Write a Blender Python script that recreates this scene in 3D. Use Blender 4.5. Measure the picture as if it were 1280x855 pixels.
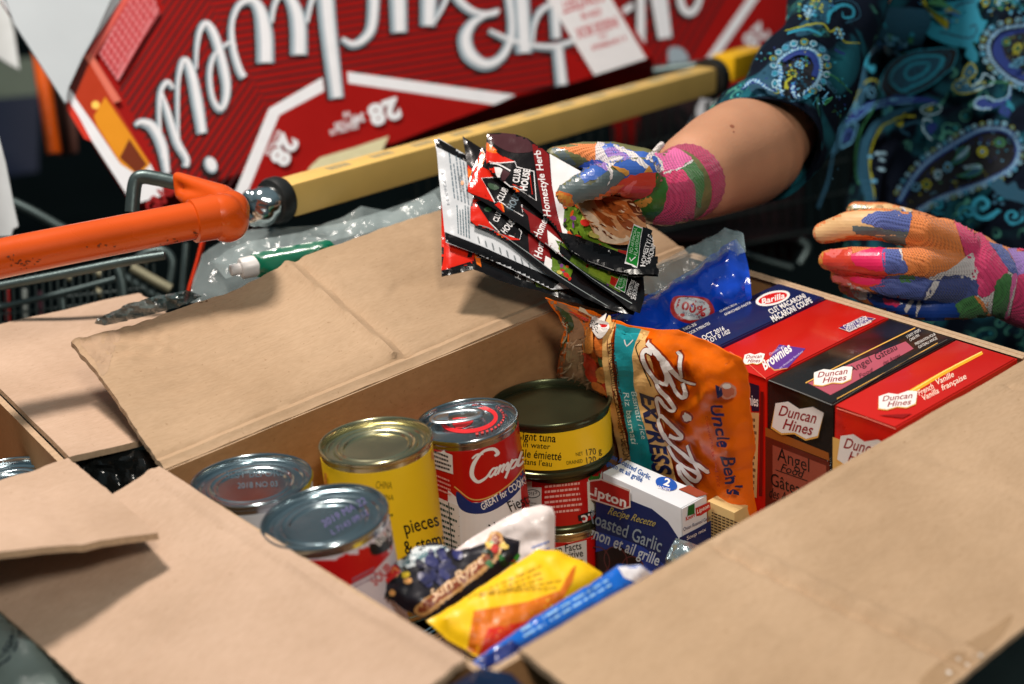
import bpy, bmesh, math, random
from mathutils import Vector, Matrix, noise
from mathutils.bvhtree import BVHTree
random.seed(7)
for _o in list(bpy.data.objects): bpy.data.objects.remove(_o)
SC = bpy.context.scene
COL = SC.collection
PI = math.pi

# ------------------------------------------------------------------ camera, world, lamps, exposure
CAMP = Vector((-0.39226545, -0.50176743, 0.45))
RX = Vector((0.74472014, -0.66425508, -0.06447564))      # picture right
RD = Vector((-0.31329376, -0.26266283, -0.91260904))     # picture down
RF = Vector((0.58926983, 0.69983814, -0.40371728))       # forward
FPX = 2010.547
cam_d = bpy.data.cameras.new('camera'); cam = bpy.data.objects.new('camera', cam_d); COL.objects.link(cam)
cam.matrix_world = Matrix(((RX.x, -RD.x, -RF.x, CAMP.x), (RX.y, -RD.y, -RF.y, CAMP.y), (RX.z, -RD.z, -RF.z, CAMP.z), (0, 0, 0, 1)))
cam_d.lens = 56.5466; cam_d.sensor_width = 36; cam_d.clip_start = 0.02; cam_d.clip_end = 100
cam_d.dof.use_dof = True; cam_d.dof.focus_distance = 1.075; cam_d.dof.aperture_fstop = 4.6
SC.camera = cam
W = bpy.data.worlds.new('World'); SC.world = W; W.use_nodes = True
_n = W.node_tree.nodes; _l = W.node_tree.links
_bg = _n['Background']
_tc = _n.new('ShaderNodeTexCoord'); _sx = _n.new('ShaderNodeSeparateXYZ'); _rp = _n.new('ShaderNodeValToRGB')
_l.new(_tc.outputs['Generated'], _sx.inputs[0]); _l.new(_sx.outputs['Z'], _rp.inputs[0]); _l.new(_rp.outputs[0], _bg.inputs[0])
_rp.color_ramp.elements[0].position = 0.0; _rp.color_ramp.elements[0].color = (0.03, 0.05, 0.052, 1)
_rp.color_ramp.elements[1].position = 0.75; _rp.color_ramp.elements[1].color = (0.28, 0.385, 0.43, 1)
_bg.inputs[1].default_value = 0.46
def area(name, loc, target, size, power, col, sy=None):
    d = bpy.data.lights.new(name, 'AREA'); d.energy = power; d.color = col
    d.shape = 'RECTANGLE'; d.size = size; d.size_y = sy or size
    o = bpy.data.objects.new(name, d); COL.objects.link(o); o.location = loc
    o.rotation_euler = (Vector(target) - Vector(loc)).to_track_quat('-Z', 'Y').to_euler()
    return o
area('key_lamp', (-0.05, 0.98, 1.90), (0.15, 0.2, 0.0), 0.24, 56, (1.0, 0.89, 0.81), 0.30)
area('front_lamp', (-0.62, -1.30, 1.55), (0.3, 0.3, -0.05), 0.30, 24, (1.0, 0.92, 0.82), 0.34)
SC.view_settings.view_transform = 'Standard'; SC.view_settings.look = 'None'
SC.view_settings.gamma = 1; SC.view_settings.exposure = 0.0
SC.render.engine = 'CYCLES'

# ------------------------------------------------------------------ helpers: pixel rays to points in the place
def rdir(px, py): return RX * (px - 640.0) + RD * (py - 427.5) + RF * FPX
def AT(px, py, d): return CAMP + rdir(px, py) * (d / FPX)
def OZ(px, py, z):
    r = rdir(px, py); return CAMP + r * ((z - CAMP.z) / r.z)
def OX(px, py, x):
    r = rdir(px, py); return CAMP + r * ((x - CAMP.x) / r.x)
def OY(px, py, y):
    r = rdir(px, py); return CAMP + r * ((y - CAMP.y) / r.y)
def OP(px, py, p, n):
    r = rdir(px, py); return CAMP + r * ((Vector(p) - CAMP).dot(n) / r.dot(n))

# ------------------------------------------------------------------ materials
def s2l(c):
    c = c / 255.0
    return c / 12.92 if c <= 0.04045 else ((c + 0.055) / 1.055) ** 2.4
def C3(r, g, b, k=1.0): return (s2l(r) * k, s2l(g) * k, s2l(b) * k, 1)
MATS = {}
def mat(name, col, rough=0.5, metal=0.0, nscale=60, namt=0.12, bscale=0, bstr=0.0, coat=0.0, spec=0.5, trans=0.0, alpha=1.0, ior=1.45, bdist=0.001, aniso=0.0, stretch=None, sheen=0.0):
    if name in MATS: return MATS[name]
    m = bpy.data.materials.new(name); m.use_nodes = True; MATS[name] = m
    n = m.node_tree.nodes; l = m.node_tree.links; b = n['Principled BSDF']
    tc = n.new('ShaderNodeTexCoord'); src = tc.outputs['Object']
    if stretch:
        mp = n.new('ShaderNodeMapping'); mp.inputs['Scale'].default_value = stretch
        l.new(src, mp.inputs[0]); src = mp.outputs[0]
    nz = n.new('ShaderNodeTexNoise'); nz.inputs['Scale'].default_value = nscale; nz.inputs['Detail'].default_value = 6
    l.new(src, nz.inputs['Vector'])
    mx = n.new('ShaderNodeMix'); mx.data_type = 'RGBA'
    c = col
    mx.inputs[6].default_value = (c[0] * (1 - namt), c[1] * (1 - namt), c[2] * (1 - namt), 1)
    mx.inputs[7].default_value = (min(1, c[0] * (1 + namt)), min(1, c[1] * (1 + namt)), min(1, c[2] * (1 + namt)), 1)
    l.new(nz.outputs['Fac'], mx.inputs[0]); l.new(mx.outputs[2], b.inputs['Base Color'])
    mr = n.new('ShaderNodeMapRange'); mr.inputs[3].default_value = max(0.02, rough - 0.06); mr.inputs[4].default_value = min(1, rough + 0.08)
    l.new(nz.outputs['Fac'], mr.inputs[0]); l.new(mr.outputs[0], b.inputs['Roughness'])
    b.inputs['Metallic'].default_value = metal; b.inputs['Specular IOR Level'].default_value = spec
    b.inputs['Coat Weight'].default_value = coat; b.inputs['Coat Roughness'].default_value = 0.12
    b.inputs['Transmission Weight'].default_value = trans; b.inputs['Alpha'].default_value = alpha; b.inputs['IOR'].default_value = ior
    b.inputs['Sheen Weight'].default_value = sheen
    if bstr:
        n2 = n.new('ShaderNodeTexNoise'); n2.inputs['Scale'].default_value = bscale; n2.inputs['Detail'].default_value = 5
        l.new(src, n2.inputs['Vector'])
        bp = n.new('ShaderNodeBump'); bp.inputs['Strength'].default_value = bstr; bp.inputs['Distance'].default_value = bdist
        l.new(n2.outputs['Fac'], bp.inputs['Height']); l.new(bp.outputs[0], b.inputs['Normal'])
    return m
def ink(r, g, b, rough=0.38, k=1.0, bstr=0.0):
    return mat('print_%02x%02x%02x_%d' % (r, g, b, int(rough * 100)), C3(r, g, b, k), rough, 0, 90, 0.06, 60, bstr)
def cardboard(name, col, wave=True, rot=0.0, dark=0.0):
    m = bpy.data.materials.new(name); m.use_nodes = True; MATS[name] = m
    n = m.node_tree.nodes; l = m.node_tree.links; b = n['Principled BSDF']
    tc = n.new('ShaderNodeTexCoord')
    def nz(sc, det, st=None):
        t = n.new('ShaderNodeTexNoise'); t.inputs['Scale'].default_value = sc; t.inputs['Detail'].default_value = det
        if st:
            mp = n.new('ShaderNodeMapping'); mp.inputs['Scale'].default_value = st; l.new(tc.outputs['Object'], mp.inputs[0]); l.new(mp.outputs[0], t.inputs['Vector'])
        else: l.new(tc.outputs['Object'], t.inputs['Vector'])
        return t
    big = nz(9, 7); fib = nz(160, 6, (1, 5, 2)); spk = nz(420, 2)
    r1 = n.new('ShaderNodeValToRGB'); l.new(big.outputs['Fac'], r1.inputs[0])
    r1.color_ramp.elements[0].position = 0.3; r1.color_ramp.elements[1].position = 0.7
    r1.color_ramp.elements[0].color = (col[0] * 0.82, col[1] * 0.79, col[2] * 0.74, 1); r1.color_ramp.elements[1].color = (col[0] * 1.06, col[1] * 1.06, col[2] * 1.06, 1)
    r2 = n.new('ShaderNodeValToRGB'); l.new(fib.outputs['Fac'], r2.inputs[0])
    r2.color_ramp.elements[0].position = 0.25; r2.color_ramp.elements[1].position = 0.7
    r2.color_ramp.elements[0].color = (0.86, 0.84, 0.80, 1); r2.color_ramp.elements[1].color = (1, 1, 1, 1)
    r3 = n.new('ShaderNodeValToRGB'); l.new(spk.outputs['Fac'], r3.inputs[0])
    r3.color_ramp.elements[0].position = 0.24; r3.color_ramp.elements[1].position = 0.33
    r3.color_ramp.elements[0].color = (0.76, 0.72, 0.66, 1); r3.color_ramp.elements[1].color = (1, 1, 1, 1)
    def mul(a, c_):
        x = n.new('ShaderNodeMix'); x.data_type = 'RGBA'; x.blend_type = 'MULTIPLY'; x.inputs[0].default_value = 1
        l.new(a, x.inputs[6]); l.new(c_, x.inputs[7]); return x.outputs[2]
    l.new(mul(mul(r1.outputs[0], r2.outputs[0]), r3.outputs[0]), b.inputs['Base Color'])
    b.inputs['Roughness'].default_value = 0.78; b.inputs['Specular IOR Level'].default_value = 0.25
    bp = n.new('ShaderNodeBump'); bp.inputs['Strength'].default_value = 0.25; bp.inputs['Distance'].default_value = 0.0006
    l.new(fib.outputs['Fac'], bp.inputs['Height'])
    last = bp.outputs[0]
    if wave:
        mp = n.new('ShaderNodeMapping'); mp.inputs['Rotation'].default_value = (0, 0, rot); l.new(tc.outputs['Object'], mp.inputs[0])
        wv = n.new('ShaderNodeTexWave'); wv.inputs['Scale'].default_value = 22; wv.inputs['Distortion'].default_value = 0.6; wv.inputs['Detail'].default_value = 1
        l.new(mp.outputs[0], wv.inputs['Vector'])
        b2 = n.new('ShaderNodeBump'); b2.inputs['Strength'].default_value = 0.22; b2.inputs['Distance'].default_value = 0.0006
        l.new(wv.outputs['Fac'], b2.inputs['Height']); l.new(last, b2.inputs['Normal']); last = b2.outputs[0]
    l.new(last, b.inputs['Normal'])
    return m

# ------------------------------------------------------------------ object helpers
def tag(o, label=None, cat=None, group=None, kind=None):
    if label: o['label'] = label
    if cat: o['category'] = cat
    if group: o['group'] = group
    if kind: o['kind'] = kind
    return o
def thing(name, loc, label, cat, group=None):
    o = bpy.data.objects.new(name, None); COL.objects.link(o); o.location = loc; o.empty_display_size = 0.02
    return tag(o, label, cat, group)
def link(name, me, parent=None, mats=(), smooth=True):
    o = bpy.data.objects.new(name, me); COL.objects.link(o)
    for m in mats: me.materials.append(m)
    if smooth:
        me.polygons.foreach_set('use_smooth', [True] * len(me.polygons))
        try: me.set_sharp_from_angle(angle=math.radians(38))
        except Exception: pass
    if parent is not None:
        o.parent = parent
        if parent.type == 'EMPTY': o.matrix_parent_inverse = Matrix.Translation(-parent.location)
    return o
def newmesh(name, vs, fs):
    me = bpy.data.meshes.new(name); me.from_pydata([tuple(v) for v in vs], [], fs); me.update(); return me
def frombm(name, bm):
    bm.normal_update(); me = bpy.data.meshes.new(name); bm.to_mesh(me); bm.free(); return me
def crom(pts, n=8, closed=False):
    P = [Vector(p) for p in pts]; out = []
    if len(P) < 3: return P
    N = len(P); rng = range(N) if closed else range(N - 1)
    for i in rng:
        p1 = P[i]; p2 = P[(i + 1) % N]
        p0 = P[(i - 1) % N] if (closed or i > 0) else p1 * 2 - p2
        p3 = P[(i + 2) % N] if (closed or i < N - 2) else p2 * 2 - p1
        for k in range(n):
            t = k / n
            out.append(0.5 * ((2 * p1) + (p2 - p0) * t + (2 * p0 - 5 * p1 + 4 * p2 - p3) * t * t + (3 * p1 - p0 - 3 * p2 + p3) * t ** 3))
    if not closed: out.append(P[-1])
    return out
def tube_bm(bm, pts, r, segs=14, caps=True, smoothn=0, radii=None):
    P = crom(pts, smoothn) if smoothn else [Vector(p) for p in pts]
    if radii and smoothn:
        R = []
        for i in range(len(P)):
            t = i / (len(P) - 1) * (len(radii) - 1); a = min(int(t), len(radii) - 2); R.append(radii[a] * (1 - (t - a)) + radii[a + 1] * (t - a))
    else: R = radii or [r] * len(P)
    up = None; rings = []
    for i, p in enumerate(P):
        a = P[max(i - 1, 0)]; b = P[min(i + 1, len(P) - 1)]; t = (b - a).normalized()
        if up is None:
            up = Vector((0, 0, 1)) if abs(t.z) < 0.9 else Vector((1, 0, 0))
        x = up.cross(t).normalized(); y = t.cross(x); up = y
        rings.append([bm.verts.new(p + (x * math.cos(q) + y * math.sin(q)) * R[i]) for q in [2 * PI * k / segs for k in range(segs)]])
    for a, b in zip(rings, rings[1:]):
        for k in range(segs): bm.faces.new((a[k], a[(k + 1) % segs], b[(k + 1) % segs], b[k]))
    if caps:
        bm.faces.new(list(reversed(rings[0]))); bm.faces.new(rings[-1])
def tube(name, pts, r, m, parent=None, segs=14, smoothn=0, radii=None):
    bm = bmesh.new(); tube_bm(bm, pts, r, segs, True, smoothn, radii); return link(name, frombm(name, bm), parent, [m])
def box_bm(bm, org, ax, ay, az, bev=0.0, mi=0):
    org = Vector(org); ax = Vector(ax); ay = Vector(ay); az = Vector(az)
    v = [bm.verts.new(org + ax * i + ay * j + az * k) for k in (0, 1) for j in (0, 1) for i in (0, 1)]
    fs = [bm.faces.new([v[i] for i in f]) for f in ((0, 2, 3, 1), (4, 5, 7, 6), (0, 1, 5, 4), (2, 6, 7, 3), (0, 4, 6, 2), (1, 3, 7, 5))]
    for f in fs: f.material_index = mi
    if bev:
        es = list({e for f in fs for e in f.edges})
        bmesh.ops.bevel(bm, geom=es, offset=bev, segments=2, affect='EDGES', profile=0.6)
def boxobj(name, org, ax, ay, az, mats, parent=None, bev=0.001, fmat=None):
    bm = bmesh.new(); box_bm(bm, org, ax, ay, az, bev)
    bmesh.ops.recalc_face_normals(bm, faces=bm.faces)
    if fmat:
        bm.normal_update()
        for f in bm.faces: f.material_index = fmat(f)
    return link(name, frombm(name, bm), parent, mats)
def lathe(name, prof, m, parent, center, axis=(0, 0, 1), segs=72, mi=None):
    """prof: (radius, height along the axis)"""
    ax = Vector(axis).normalized(); x = ax.cross(Vector((0, 1, 0))).normalized(); y = ax.cross(x); c = Vector(center)
    vs = []; fs = []
    for r, h in prof:
        for k in range(segs):
            q = 2 * PI * k / segs; vs.append(c + ax * h + (x * math.cos(q) + y * math.sin(q)) * max(r, 1e-5))
    for i in range(len(prof) - 1):
        for k in range(segs):
            a = i * segs + k; b = i * segs + (k + 1) % segs; fs.append((a, b, b + segs, a + segs))
    me = newmesh(name, vs, fs)
    bm = bmesh.new(); bm.from_mesh(me); bmesh.ops.remove_doubles(bm, verts=bm.verts, dist=2e-5); bmesh.ops.recalc_face_normals(bm, faces=bm.faces)
    bm.to_mesh(me); bm.free()
    return link(name, me, parent, [m])
def slab(name, p00, p10, p11, p01, th, mats, parent=None, nu=60, nv=24, disp=None, jag=0.0):
    """a thick sheet between four corners (u from p00 to p10, v from p00 to p01); disp(u, v) moves it along its normal"""
    p00, p10, p11, p01 = map(Vector, (p00, p10, p11, p01)); nrm = (p10 - p00).cross(p01 - p00).normalized()
    vs = []; fs = []; mi = []
    for s in (0, 1):
        for j in range(nv + 1):
            for i in range(nu + 1):
                u = i / nu; v = j / nv
                p = (p00 * (1 - u) + p10 * u) * (1 - v) + (p01 * (1 - u) + p11 * u) * v
                if jag and v == 1: p = p + (p01 - p00).normalized() * jag * noise.noise(Vector((u * 40, 3.1, 0)))
                if jag and u in (0, 1): p = p + (p10 - p00).normalized() * jag * 0.35 * noise.noise(Vector((v * 30, 7.7 + u, 0)))
                d = disp(u, v) if disp else 0
                vs.append(p + nrm * (d - s * th))
    M = (nu + 1) * (nv + 1)
    for j in range(nv):
        for i in range(nu):
            a = j * (nu + 1) + i; fs.append((a, a + 1, a + nu + 2, a + nu + 1)); mi.append(0)
            fs.append((M + a, M + a + nu + 1, M + a + nu + 2, M + a + 1)); mi.append(0)
    for i in range(nu):
        for a, fl in ((i, 0), (nv * (nu + 1) + i, 1)):
            q = (a, M + a, M + a + 1, a + 1); fs.append(q if not fl else q[::-1]); mi.append(1)
    for j in range(nv):
        for a, fl in ((j * (nu + 1), 1), (j * (nu + 1) + nu, 0)):
            b = a + nu + 1; q = (a, M + a, M + b, b); fs.append(q if not fl else q[::-1]); mi.append(1)
    me = newmesh(name, vs, fs); o = link(name, me, parent, mats)
    me.polygons.foreach_set('material_index', mi)
    return o

# ------------------------------------------------------------------ surfaces and flat print laid on them
def bvh_of(objs):
    vs = []; fs = []
    for o in objs:
        b = len(vs); vs += [v.co.copy() for v in o.data.vertices]; fs += [[b + i for i in p.vertices] for p in o.data.polygons]
    return BVHTree.FromPolygons(vs, fs)
def surf_bvh(*objs):
    t = bvh_of(objs)
    def f(px, py):
        d = rdir(px, py).normalized(); h = t.ray_cast(CAMP, d)
        if h[0] is None: return None
        n = h[1]
        if n.dot(d) > 0: n = -n
        return h[0], n
    return f
def surf_plane(p, n):
    p = Vector(p); n = Vector(n).normalized()
    if n.dot(p - CAMP) > 0: n = -n
    return lambda px, py: (OP(px, py, p, n), n)
_fc = {}
def glyphs(s, bold=0.0, shear=0.0):
    k = (s, bold, shear)
    if k in _fc: return _fc[k]
    c = bpy.data.curves.new('t', 'FONT'); c.body = s; c.resolution_u = 3; c.offset = bold; c.shear = shear; c.space_character = 1.0 + bold * 1.5
    o = bpy.data.objects.new('t', c); COL.objects.link(o)
    dg = bpy.context.evaluated_depsgraph_get(); me = bpy.data.meshes.new_from_object(o.evaluated_get(dg))
    vs = [(v.co.x, v.co.y) for v in me.vertices]; fs = [tuple(p.vertices) for p in me.polygons]
    bpy.data.objects.remove(o); bpy.data.curves.remove(c); bpy.data.meshes.remove(me)
    if vs:
        x0 = min(v[0] for v in vs); x1 = max(v[0] for v in vs)
        y0 = 0.0; y1 = 0.70
        vs = [((v[0] - x0) / (x1 - x0), (v[1] - y0) / (y1 - y0)) for v in vs]
    _fc[k] = (vs, fs); return _fc[k]
def tq(cx, cy, ang, ln, h, sh=0.0):
    a = math.radians(ang); d = (math.cos(a), math.sin(a)); u = (d[1], -d[0])
    def P(s, t): return (cx + d[0] * (s * ln / 2 + t * sh) + u[0] * t * h / 2, cy + d[1] * (s * ln / 2 + t * sh) + u[1] * t * h / 2)
    return [P(-1, 1), P(1, 1), P(1, -1), P(-1, -1)]
def grow(w, k): return [x + k for x in w] if isinstance(w, list) else w + k
def inpoly(x, y, poly):
    c = False; n = len(poly); j = n - 1
    for i in range(n):
        xi, yi = poly[i]; xj, yj = poly[j]
        if (yi > y) != (yj > y) and x < (xj - xi) * (y - yi) / (yj - yi) + xi: c = not c
        j = i
    return c
class Print:
    def __init__(self, surf, step=0, base=1.6e-4, inc=4e-5):
        self.s = surf; self.step = step; self.off = base; self.inc = inc
        self.v = []; self.f = []; self.mi = []; self.m = []
    def _m(self, m):
        if m not in self.m: self.m.append(m)
        return self.m.index(m)
    def _emit(self, vs, fs, m, offs=None):
        k = self._m(m); idx = []; b = 0
        for i, (x, y) in enumerate(vs):
            h = self.s(x, y)
            if h is None: idx.append(None); continue
            idx.append(len(self.v)); self.v.append(h[0] + h[1] * (self.off + (offs[i] if offs else 0)))
        for f in fs:
            q = [idx[i] for i in f]
            if None in q or len(set(q)) < 3: continue
            P = [self.v[i] for i in q]
            if max((P[i] - P[i - 1]).length for i in range(len(P))) > 0.12 and self.step: continue
            self.f.append(q); self.mi.append(k)
        self.off += self.inc
    def _tess(self, vs, fs):
        if not self.step: return vs, fs
        bm = bmesh.new(); V = [bm.verts.new((x, y, 0)) for x, y in vs]
        for f in fs:
            try: bm.faces.new([V[i] for i in f])
            except ValueError: pass
        for ax in (0, 1):
            lo = min(v[ax] for v in vs); hi = max(v[ax] for v in vs); t = math.floor(lo / self.step) * self.step + self.step
            while t < hi:
                co = [0, 0, 0]; co[ax] = t; no = [0, 0, 0]; no[ax] = 1
                bmesh.ops.bisect_plane(bm, geom=bm.verts[:] + bm.edges[:] + bm.faces[:], plane_co=co, plane_no=no, dist=1e-4)
                t += self.step
        bm.verts.index_update(); r = ([(v.co.x, v.co.y) for v in bm.verts], [[v.index for v in f.verts] for f in bm.faces]); bm.free(); return r
    def poly(self, pts, m, smooth=0, jag=0):
        if smooth: pts = [(p.x, p.y) for p in crom([(a, b, 0) for a, b in pts], smooth, True)]
        if jag: pts = [(x + jag * noise.noise(Vector((x * 0.31, y * 0.31, 3.0))), y + jag * noise.noise(Vector((x * 0.31, y * 0.31, 9.0)))) for x, y in pts]
        bm = bmesh.new(); V = [bm.verts.new((x, y, 0)) for x, y in pts]
        f = bm.faces.new(V); bmesh.ops.triangulate(bm, faces=[f]); bm.verts.index_update()
        vs = [(v.co.x, v.co.y) for v in bm.verts]; fs = [[v.index for v in f.verts] for f in bm.faces]; bm.free()
        vs, fs = self._tess(vs, fs); self._emit(vs, fs, m)
    def stroke(self, pts, w, m, n=6, closed=False, taper=None):
        P = crom([(a, b, 0) for a, b in pts], n, closed) if len(pts) > 2 and n else [Vector((a, b, 0)) for a, b in pts]
        N = len(P); vs = []; offs = []
        for i, p in enumerate(P):
            a = P[(i - 1) % N] if closed else P[max(i - 1, 0)]; b = P[(i + 1) % N] if closed else P[min(i + 1, N - 1)]
            t = b - a; t = t.normalized() if t.length > 1e-6 else Vector((1, 0, 0)); q = Vector((-t.y, t.x, 0))
            s = i / max(1, N - 1)
            if isinstance(w, (list, tuple)):
                z = s * (len(w) - 1); k = min(int(z), len(w) - 2); ww = w[k] * (1 - (z - k)) + w[k + 1] * (z - k)
            else: ww = w
            vs += [(p.x + q.x * ww / 2, p.y + q.y * ww / 2), (p.x - q.x * ww / 2, p.y - q.y * ww / 2)]
            offs += [i * 4e-7] * 2
        fs = [(2 * i, 2 * i + 1, 2 * i + 3, 2 * i + 2) for i in range(N - 1)]
        if closed: fs.append((2 * N - 2, 2 * N - 1, 1, 0))
        self._emit(vs, fs, m, offs)
    def text(self, s, quad, m, bold=0.0, shear=0.0, arc=0.0):
        vs, fs = glyphs(s, bold, shear); TL, TR, BR, BL = quad; out = []
        for u, v in vs:
            v2 = v + arc * (4 * u * (1 - u))
            x = (BL[0] * (1 - u) + BR[0] * u) * (1 - v2) + (TL[0] * (1 - u) + TR[0] * u) * v2
            y = (BL[1] * (1 - u) + BR[1] * u) * (1 - v2) + (TL[1] * (1 - u) + TR[1] * u) * v2
            out.append((x, y))
        if out:
            out, fs = self._tess(out, fs); self._emit(out, fs, m)
    def lines(self, n, quad, m, fill=0.55, seed=1):
        """rows of tiny unreadable words"""
        rnd = random.Random(seed); TL, TR, BR, BL = quad
        for k in range(n):
            v0 = (k + 0.2) / n; v1 = v0 + fill / n; u = 0.0; end = rnd.uniform(0.75, 1.0)
            vs = []; fs = []
            while u < end:
                w = rnd.uniform(0.04, 0.13); u1 = min(end, u + w); b = len(vs)
                for uu, vv in ((u, v0), (u1, v0), (u1, v1), (u, v1)):
                    vs.append(((TL[0] * (1 - uu) + TR[0] * uu) * (1 - vv) + (BL[0] * (1 - uu) + BR[0] * uu) * vv, (TL[1] * (1 - uu) + TR[1] * uu) * (1 - vv) + (BL[1] * (1 - uu) + BR[1] * uu) * vv))
                fs.append((b, b + 1, b + 2, b + 3)); u = u1 + 0.022
            self._emit(vs, fs, m); self.off -= self.inc
        self.off += self.inc
    def hatch(self, poly, ang, sp, w, m):
        a = math.radians(ang); d = (math.cos(a), math.sin(a)); q = (-d[1], d[0])
        ts = [p[0] * q[0] + p[1] * q[1] for p in poly]; t = min(ts) + sp * 0.5
        while t < max(ts):
            hits = []
            for i in range(len(poly)):
                A = poly[i - 1]; B = poly[i]; ta = A[0] * q[0] + A[1] * q[1] - t; tb = B[0] * q[0] + B[1] * q[1] - t
                if ta * tb < 0:
                    s = ta / (ta - tb); hits.append((A[0] + (B[0] - A[0]) * s, A[1] + (B[1] - A[1]) * s))
            hits.sort(key=lambda h: h[0] * d[0] + h[1] * d[1])
            for i in range(0, len(hits) - 1, 2):
                A = hits[i]; B = hits[i + 1]; n = max(1, int(math.dist(A, B) / (self.step or 1e9)))
                self.stroke([(A[0] + (B[0] - A[0]) * k / n, A[1] + (B[1] - A[1]) * k / n) for k in range(n + 1)], w, m, 0); self.off -= self.inc
            t += sp
        self.off += self.inc
    def disc(self, cx, cy, rx, ry, m, rot=0, n=28):
        a = math.radians(rot)
        self.poly([(cx + rx * math.cos(q) * math.cos(a) - ry * math.sin(q) * math.sin(a), cy + rx * math.cos(q) * math.sin(a) + ry * math.sin(q) * math.cos(a)) for q in [2 * PI * k / n for k in range(n)]], m)
    def build(self, name, parent, label=None):
        me = newmesh(name, self.v, self.f); o = link(name, me, parent, self.m, smooth=False)
        me.polygons.foreach_set('material_index', self.mi); me.update()
        if label: o['label'] = label
        return o
def pillow(name, poly, pfn, nfn, mats, parent, step=8, puff=0.006, edge=0.0006, margin=14, wrinkle=0.0, wsc=60, back=0.6, seed=0.0, pinch=None):
    """closed bag traced as an outline on a surface pfn(px,py) with normal nfn, swollen away from its sealed edge"""
    bm = bmesh.new(); V = [bm.verts.new((x, y, 0)) for x, y in poly]; f = bm.faces.new(V)
    bmesh.ops.triangulate(bm, faces=[f])
    for ax in (0, 1):
        lo = min(v[ax] for v in poly); hi = max(v[ax] for v in poly); t = lo + step * 0.5
        while t < hi:
            co = [0, 0, 0]; co[ax] = t; no = [0, 0, 0]; no[ax] = 1
            bmesh.ops.bisect_plane(bm, geom=bm.verts[:] + bm.edges[:] + bm.faces[:], plane_co=co, plane_no=no, dist=1e-3); t += step
    bmesh.ops.remove_doubles(bm, verts=bm.verts, dist=0.05)
    bm.verts.index_update(); segs = [(Vector((*poly[i - 1], 0)), Vector((*poly[i], 0))) for i in range(len(poly))]
    top = []; bot = []
    for v in bm.verts:
        p = v.co
        dmin = 1e9
        for a, b in segs:
            ab = b - a; t = max(0, min(1, (p - a).dot(ab) / ab.length_squared)); dmin = min(dmin, (p - a - ab * t).length)
        s = min(1, dmin / margin); h = edge + puff * (math.sin(s * PI / 2) ** 0.9 if s > 0.25 else s * 0.9)
        P = pfn(p.x, p.y); n = nfn(p.x, p.y)
        w = wrinkle * (noise.noise(Vector((p.x / wsc, p.y / wsc, seed))) + 0.5 * noise.noise(Vector((p.x / wsc * 2.3, p.y / wsc * 2.3, seed + 5)))) if wrinkle else 0
        top.append(P + n * (h + w)); bot.append(P - n * (h * back - w))
    M = len(top); fs = []; bm.faces.ensure_lookup_table()
    for f in bm.faces:
        q = [v.index for v in f.verts]; fs.append(q); fs.append([M + i for i in reversed(q)])
    for e in bm.edges:
        if len(e.link_faces) == 1:
            a, b = e.verts[0].index, e.verts[1].index; fs.append((a, b, M + b, M + a))
    bm.free(); me = newmesh(name, top + bot, fs)
    b2 = bmesh.new(); b2.from_mesh(me); bmesh.ops.recalc_face_normals(b2, faces=b2.faces); b2.to_mesh(me); b2.free()
    return link(name, me, parent, mats)
def blob(name, caps, m, parent, vox=0.0022, smooth=6, disp=None):
    """one continuous skin grown round tapered limbs: caps = list of chains [(point, radius), ...]"""
    bm = bmesh.new()
    for ch in caps:
        for i, (p, r) in enumerate(ch):
            bmesh.ops.create_icosphere(bm, subdivisions=3, radius=r, matrix=Matrix.Translation(Vector(p)))
            if i:
                p0, r0 = ch[i - 1]; p0 = Vector(p0); p1 = Vector(p); d = p1 - p0
                if d.length > 1e-5:
                    M_ = Matrix.Translation((p0 + p1) / 2) @ d.to_track_quat('Z', 'Y').to_matrix().to_4x4()
                    bmesh.ops.create_cone(bm, cap_ends=True, segments=28, radius1=r0, radius2=r, depth=d.length, matrix=M_)
    o = bpy.data.objects.new('tmp', frombm('tmp', bm)); COL.objects.link(o)
    md = o.modifiers.new('r', 'REMESH'); md.mode = 'VOXEL'; md.voxel_size = vox; md.use_smooth_shade = True
    if smooth:
        ms = o.modifiers.new('s', 'SMOOTH'); ms.factor = 0.5; ms.iterations = smooth
    dg = bpy.context.evaluated_depsgraph_get(); me = bpy.data.meshes.new_from_object(o.evaluated_get(dg)); bpy.data.objects.remove(o)
    me.name = name; me.materials.clear()
    if disp:
        for v, nn in zip(me.vertices, [v.normal.copy() for v in me.vertices]): v.co += nn * disp(v.co)
    return link(name, me, parent, [m])
# ------------------------------------------------------------------ materials used all over
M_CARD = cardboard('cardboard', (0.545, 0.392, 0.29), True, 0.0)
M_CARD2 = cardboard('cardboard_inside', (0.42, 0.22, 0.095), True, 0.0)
M_CARDY = cardboard('cardboard_ribbed_across', (0.475, 0.332, 0.212), True, PI / 2)
M_EDGE = mat('cardboard_edge', (0.46, 0.32, 0.2, 1), 0.85, 0, 300, 0.3, 500, 0.5)
M_TIN = mat('tin_plate', (0.50, 0.58, 0.61, 1), 0.18, 1.0, 30, 0.12, 120, 0.05)
M_TIN_GOLD = mat('tin_plate_gold_lacquer', (0.62, 0.58, 0.36, 1), 0.24, 1.0, 30, 0.2, 120, 0.06)
M_TIN_DARK = mat('dark_lacquered_tin', (0.085, 0.095, 0.05, 1), 0.30, 0.85, 30, 0.2, 60, 0.05)
M_WHITE = mat('white_paint_print', (0.78, 0.78, 0.76, 1), 0.4, 0, 60, 0.04)
M_BLACKPL = mat('black_plastic_film', (0.008, 0.009, 0.009, 1), 0.12, 0, 40, 0.2, 45, 0.6, bdist=0.004)
M_CLEAR = mat('clear_plastic_film', (0.55, 0.66, 0.66, 1), 0.10, 0, 40, 0.05, 18, 0.6, trans=0.0, alpha=0.17, bdist=0.006, spec=0.9)
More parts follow.
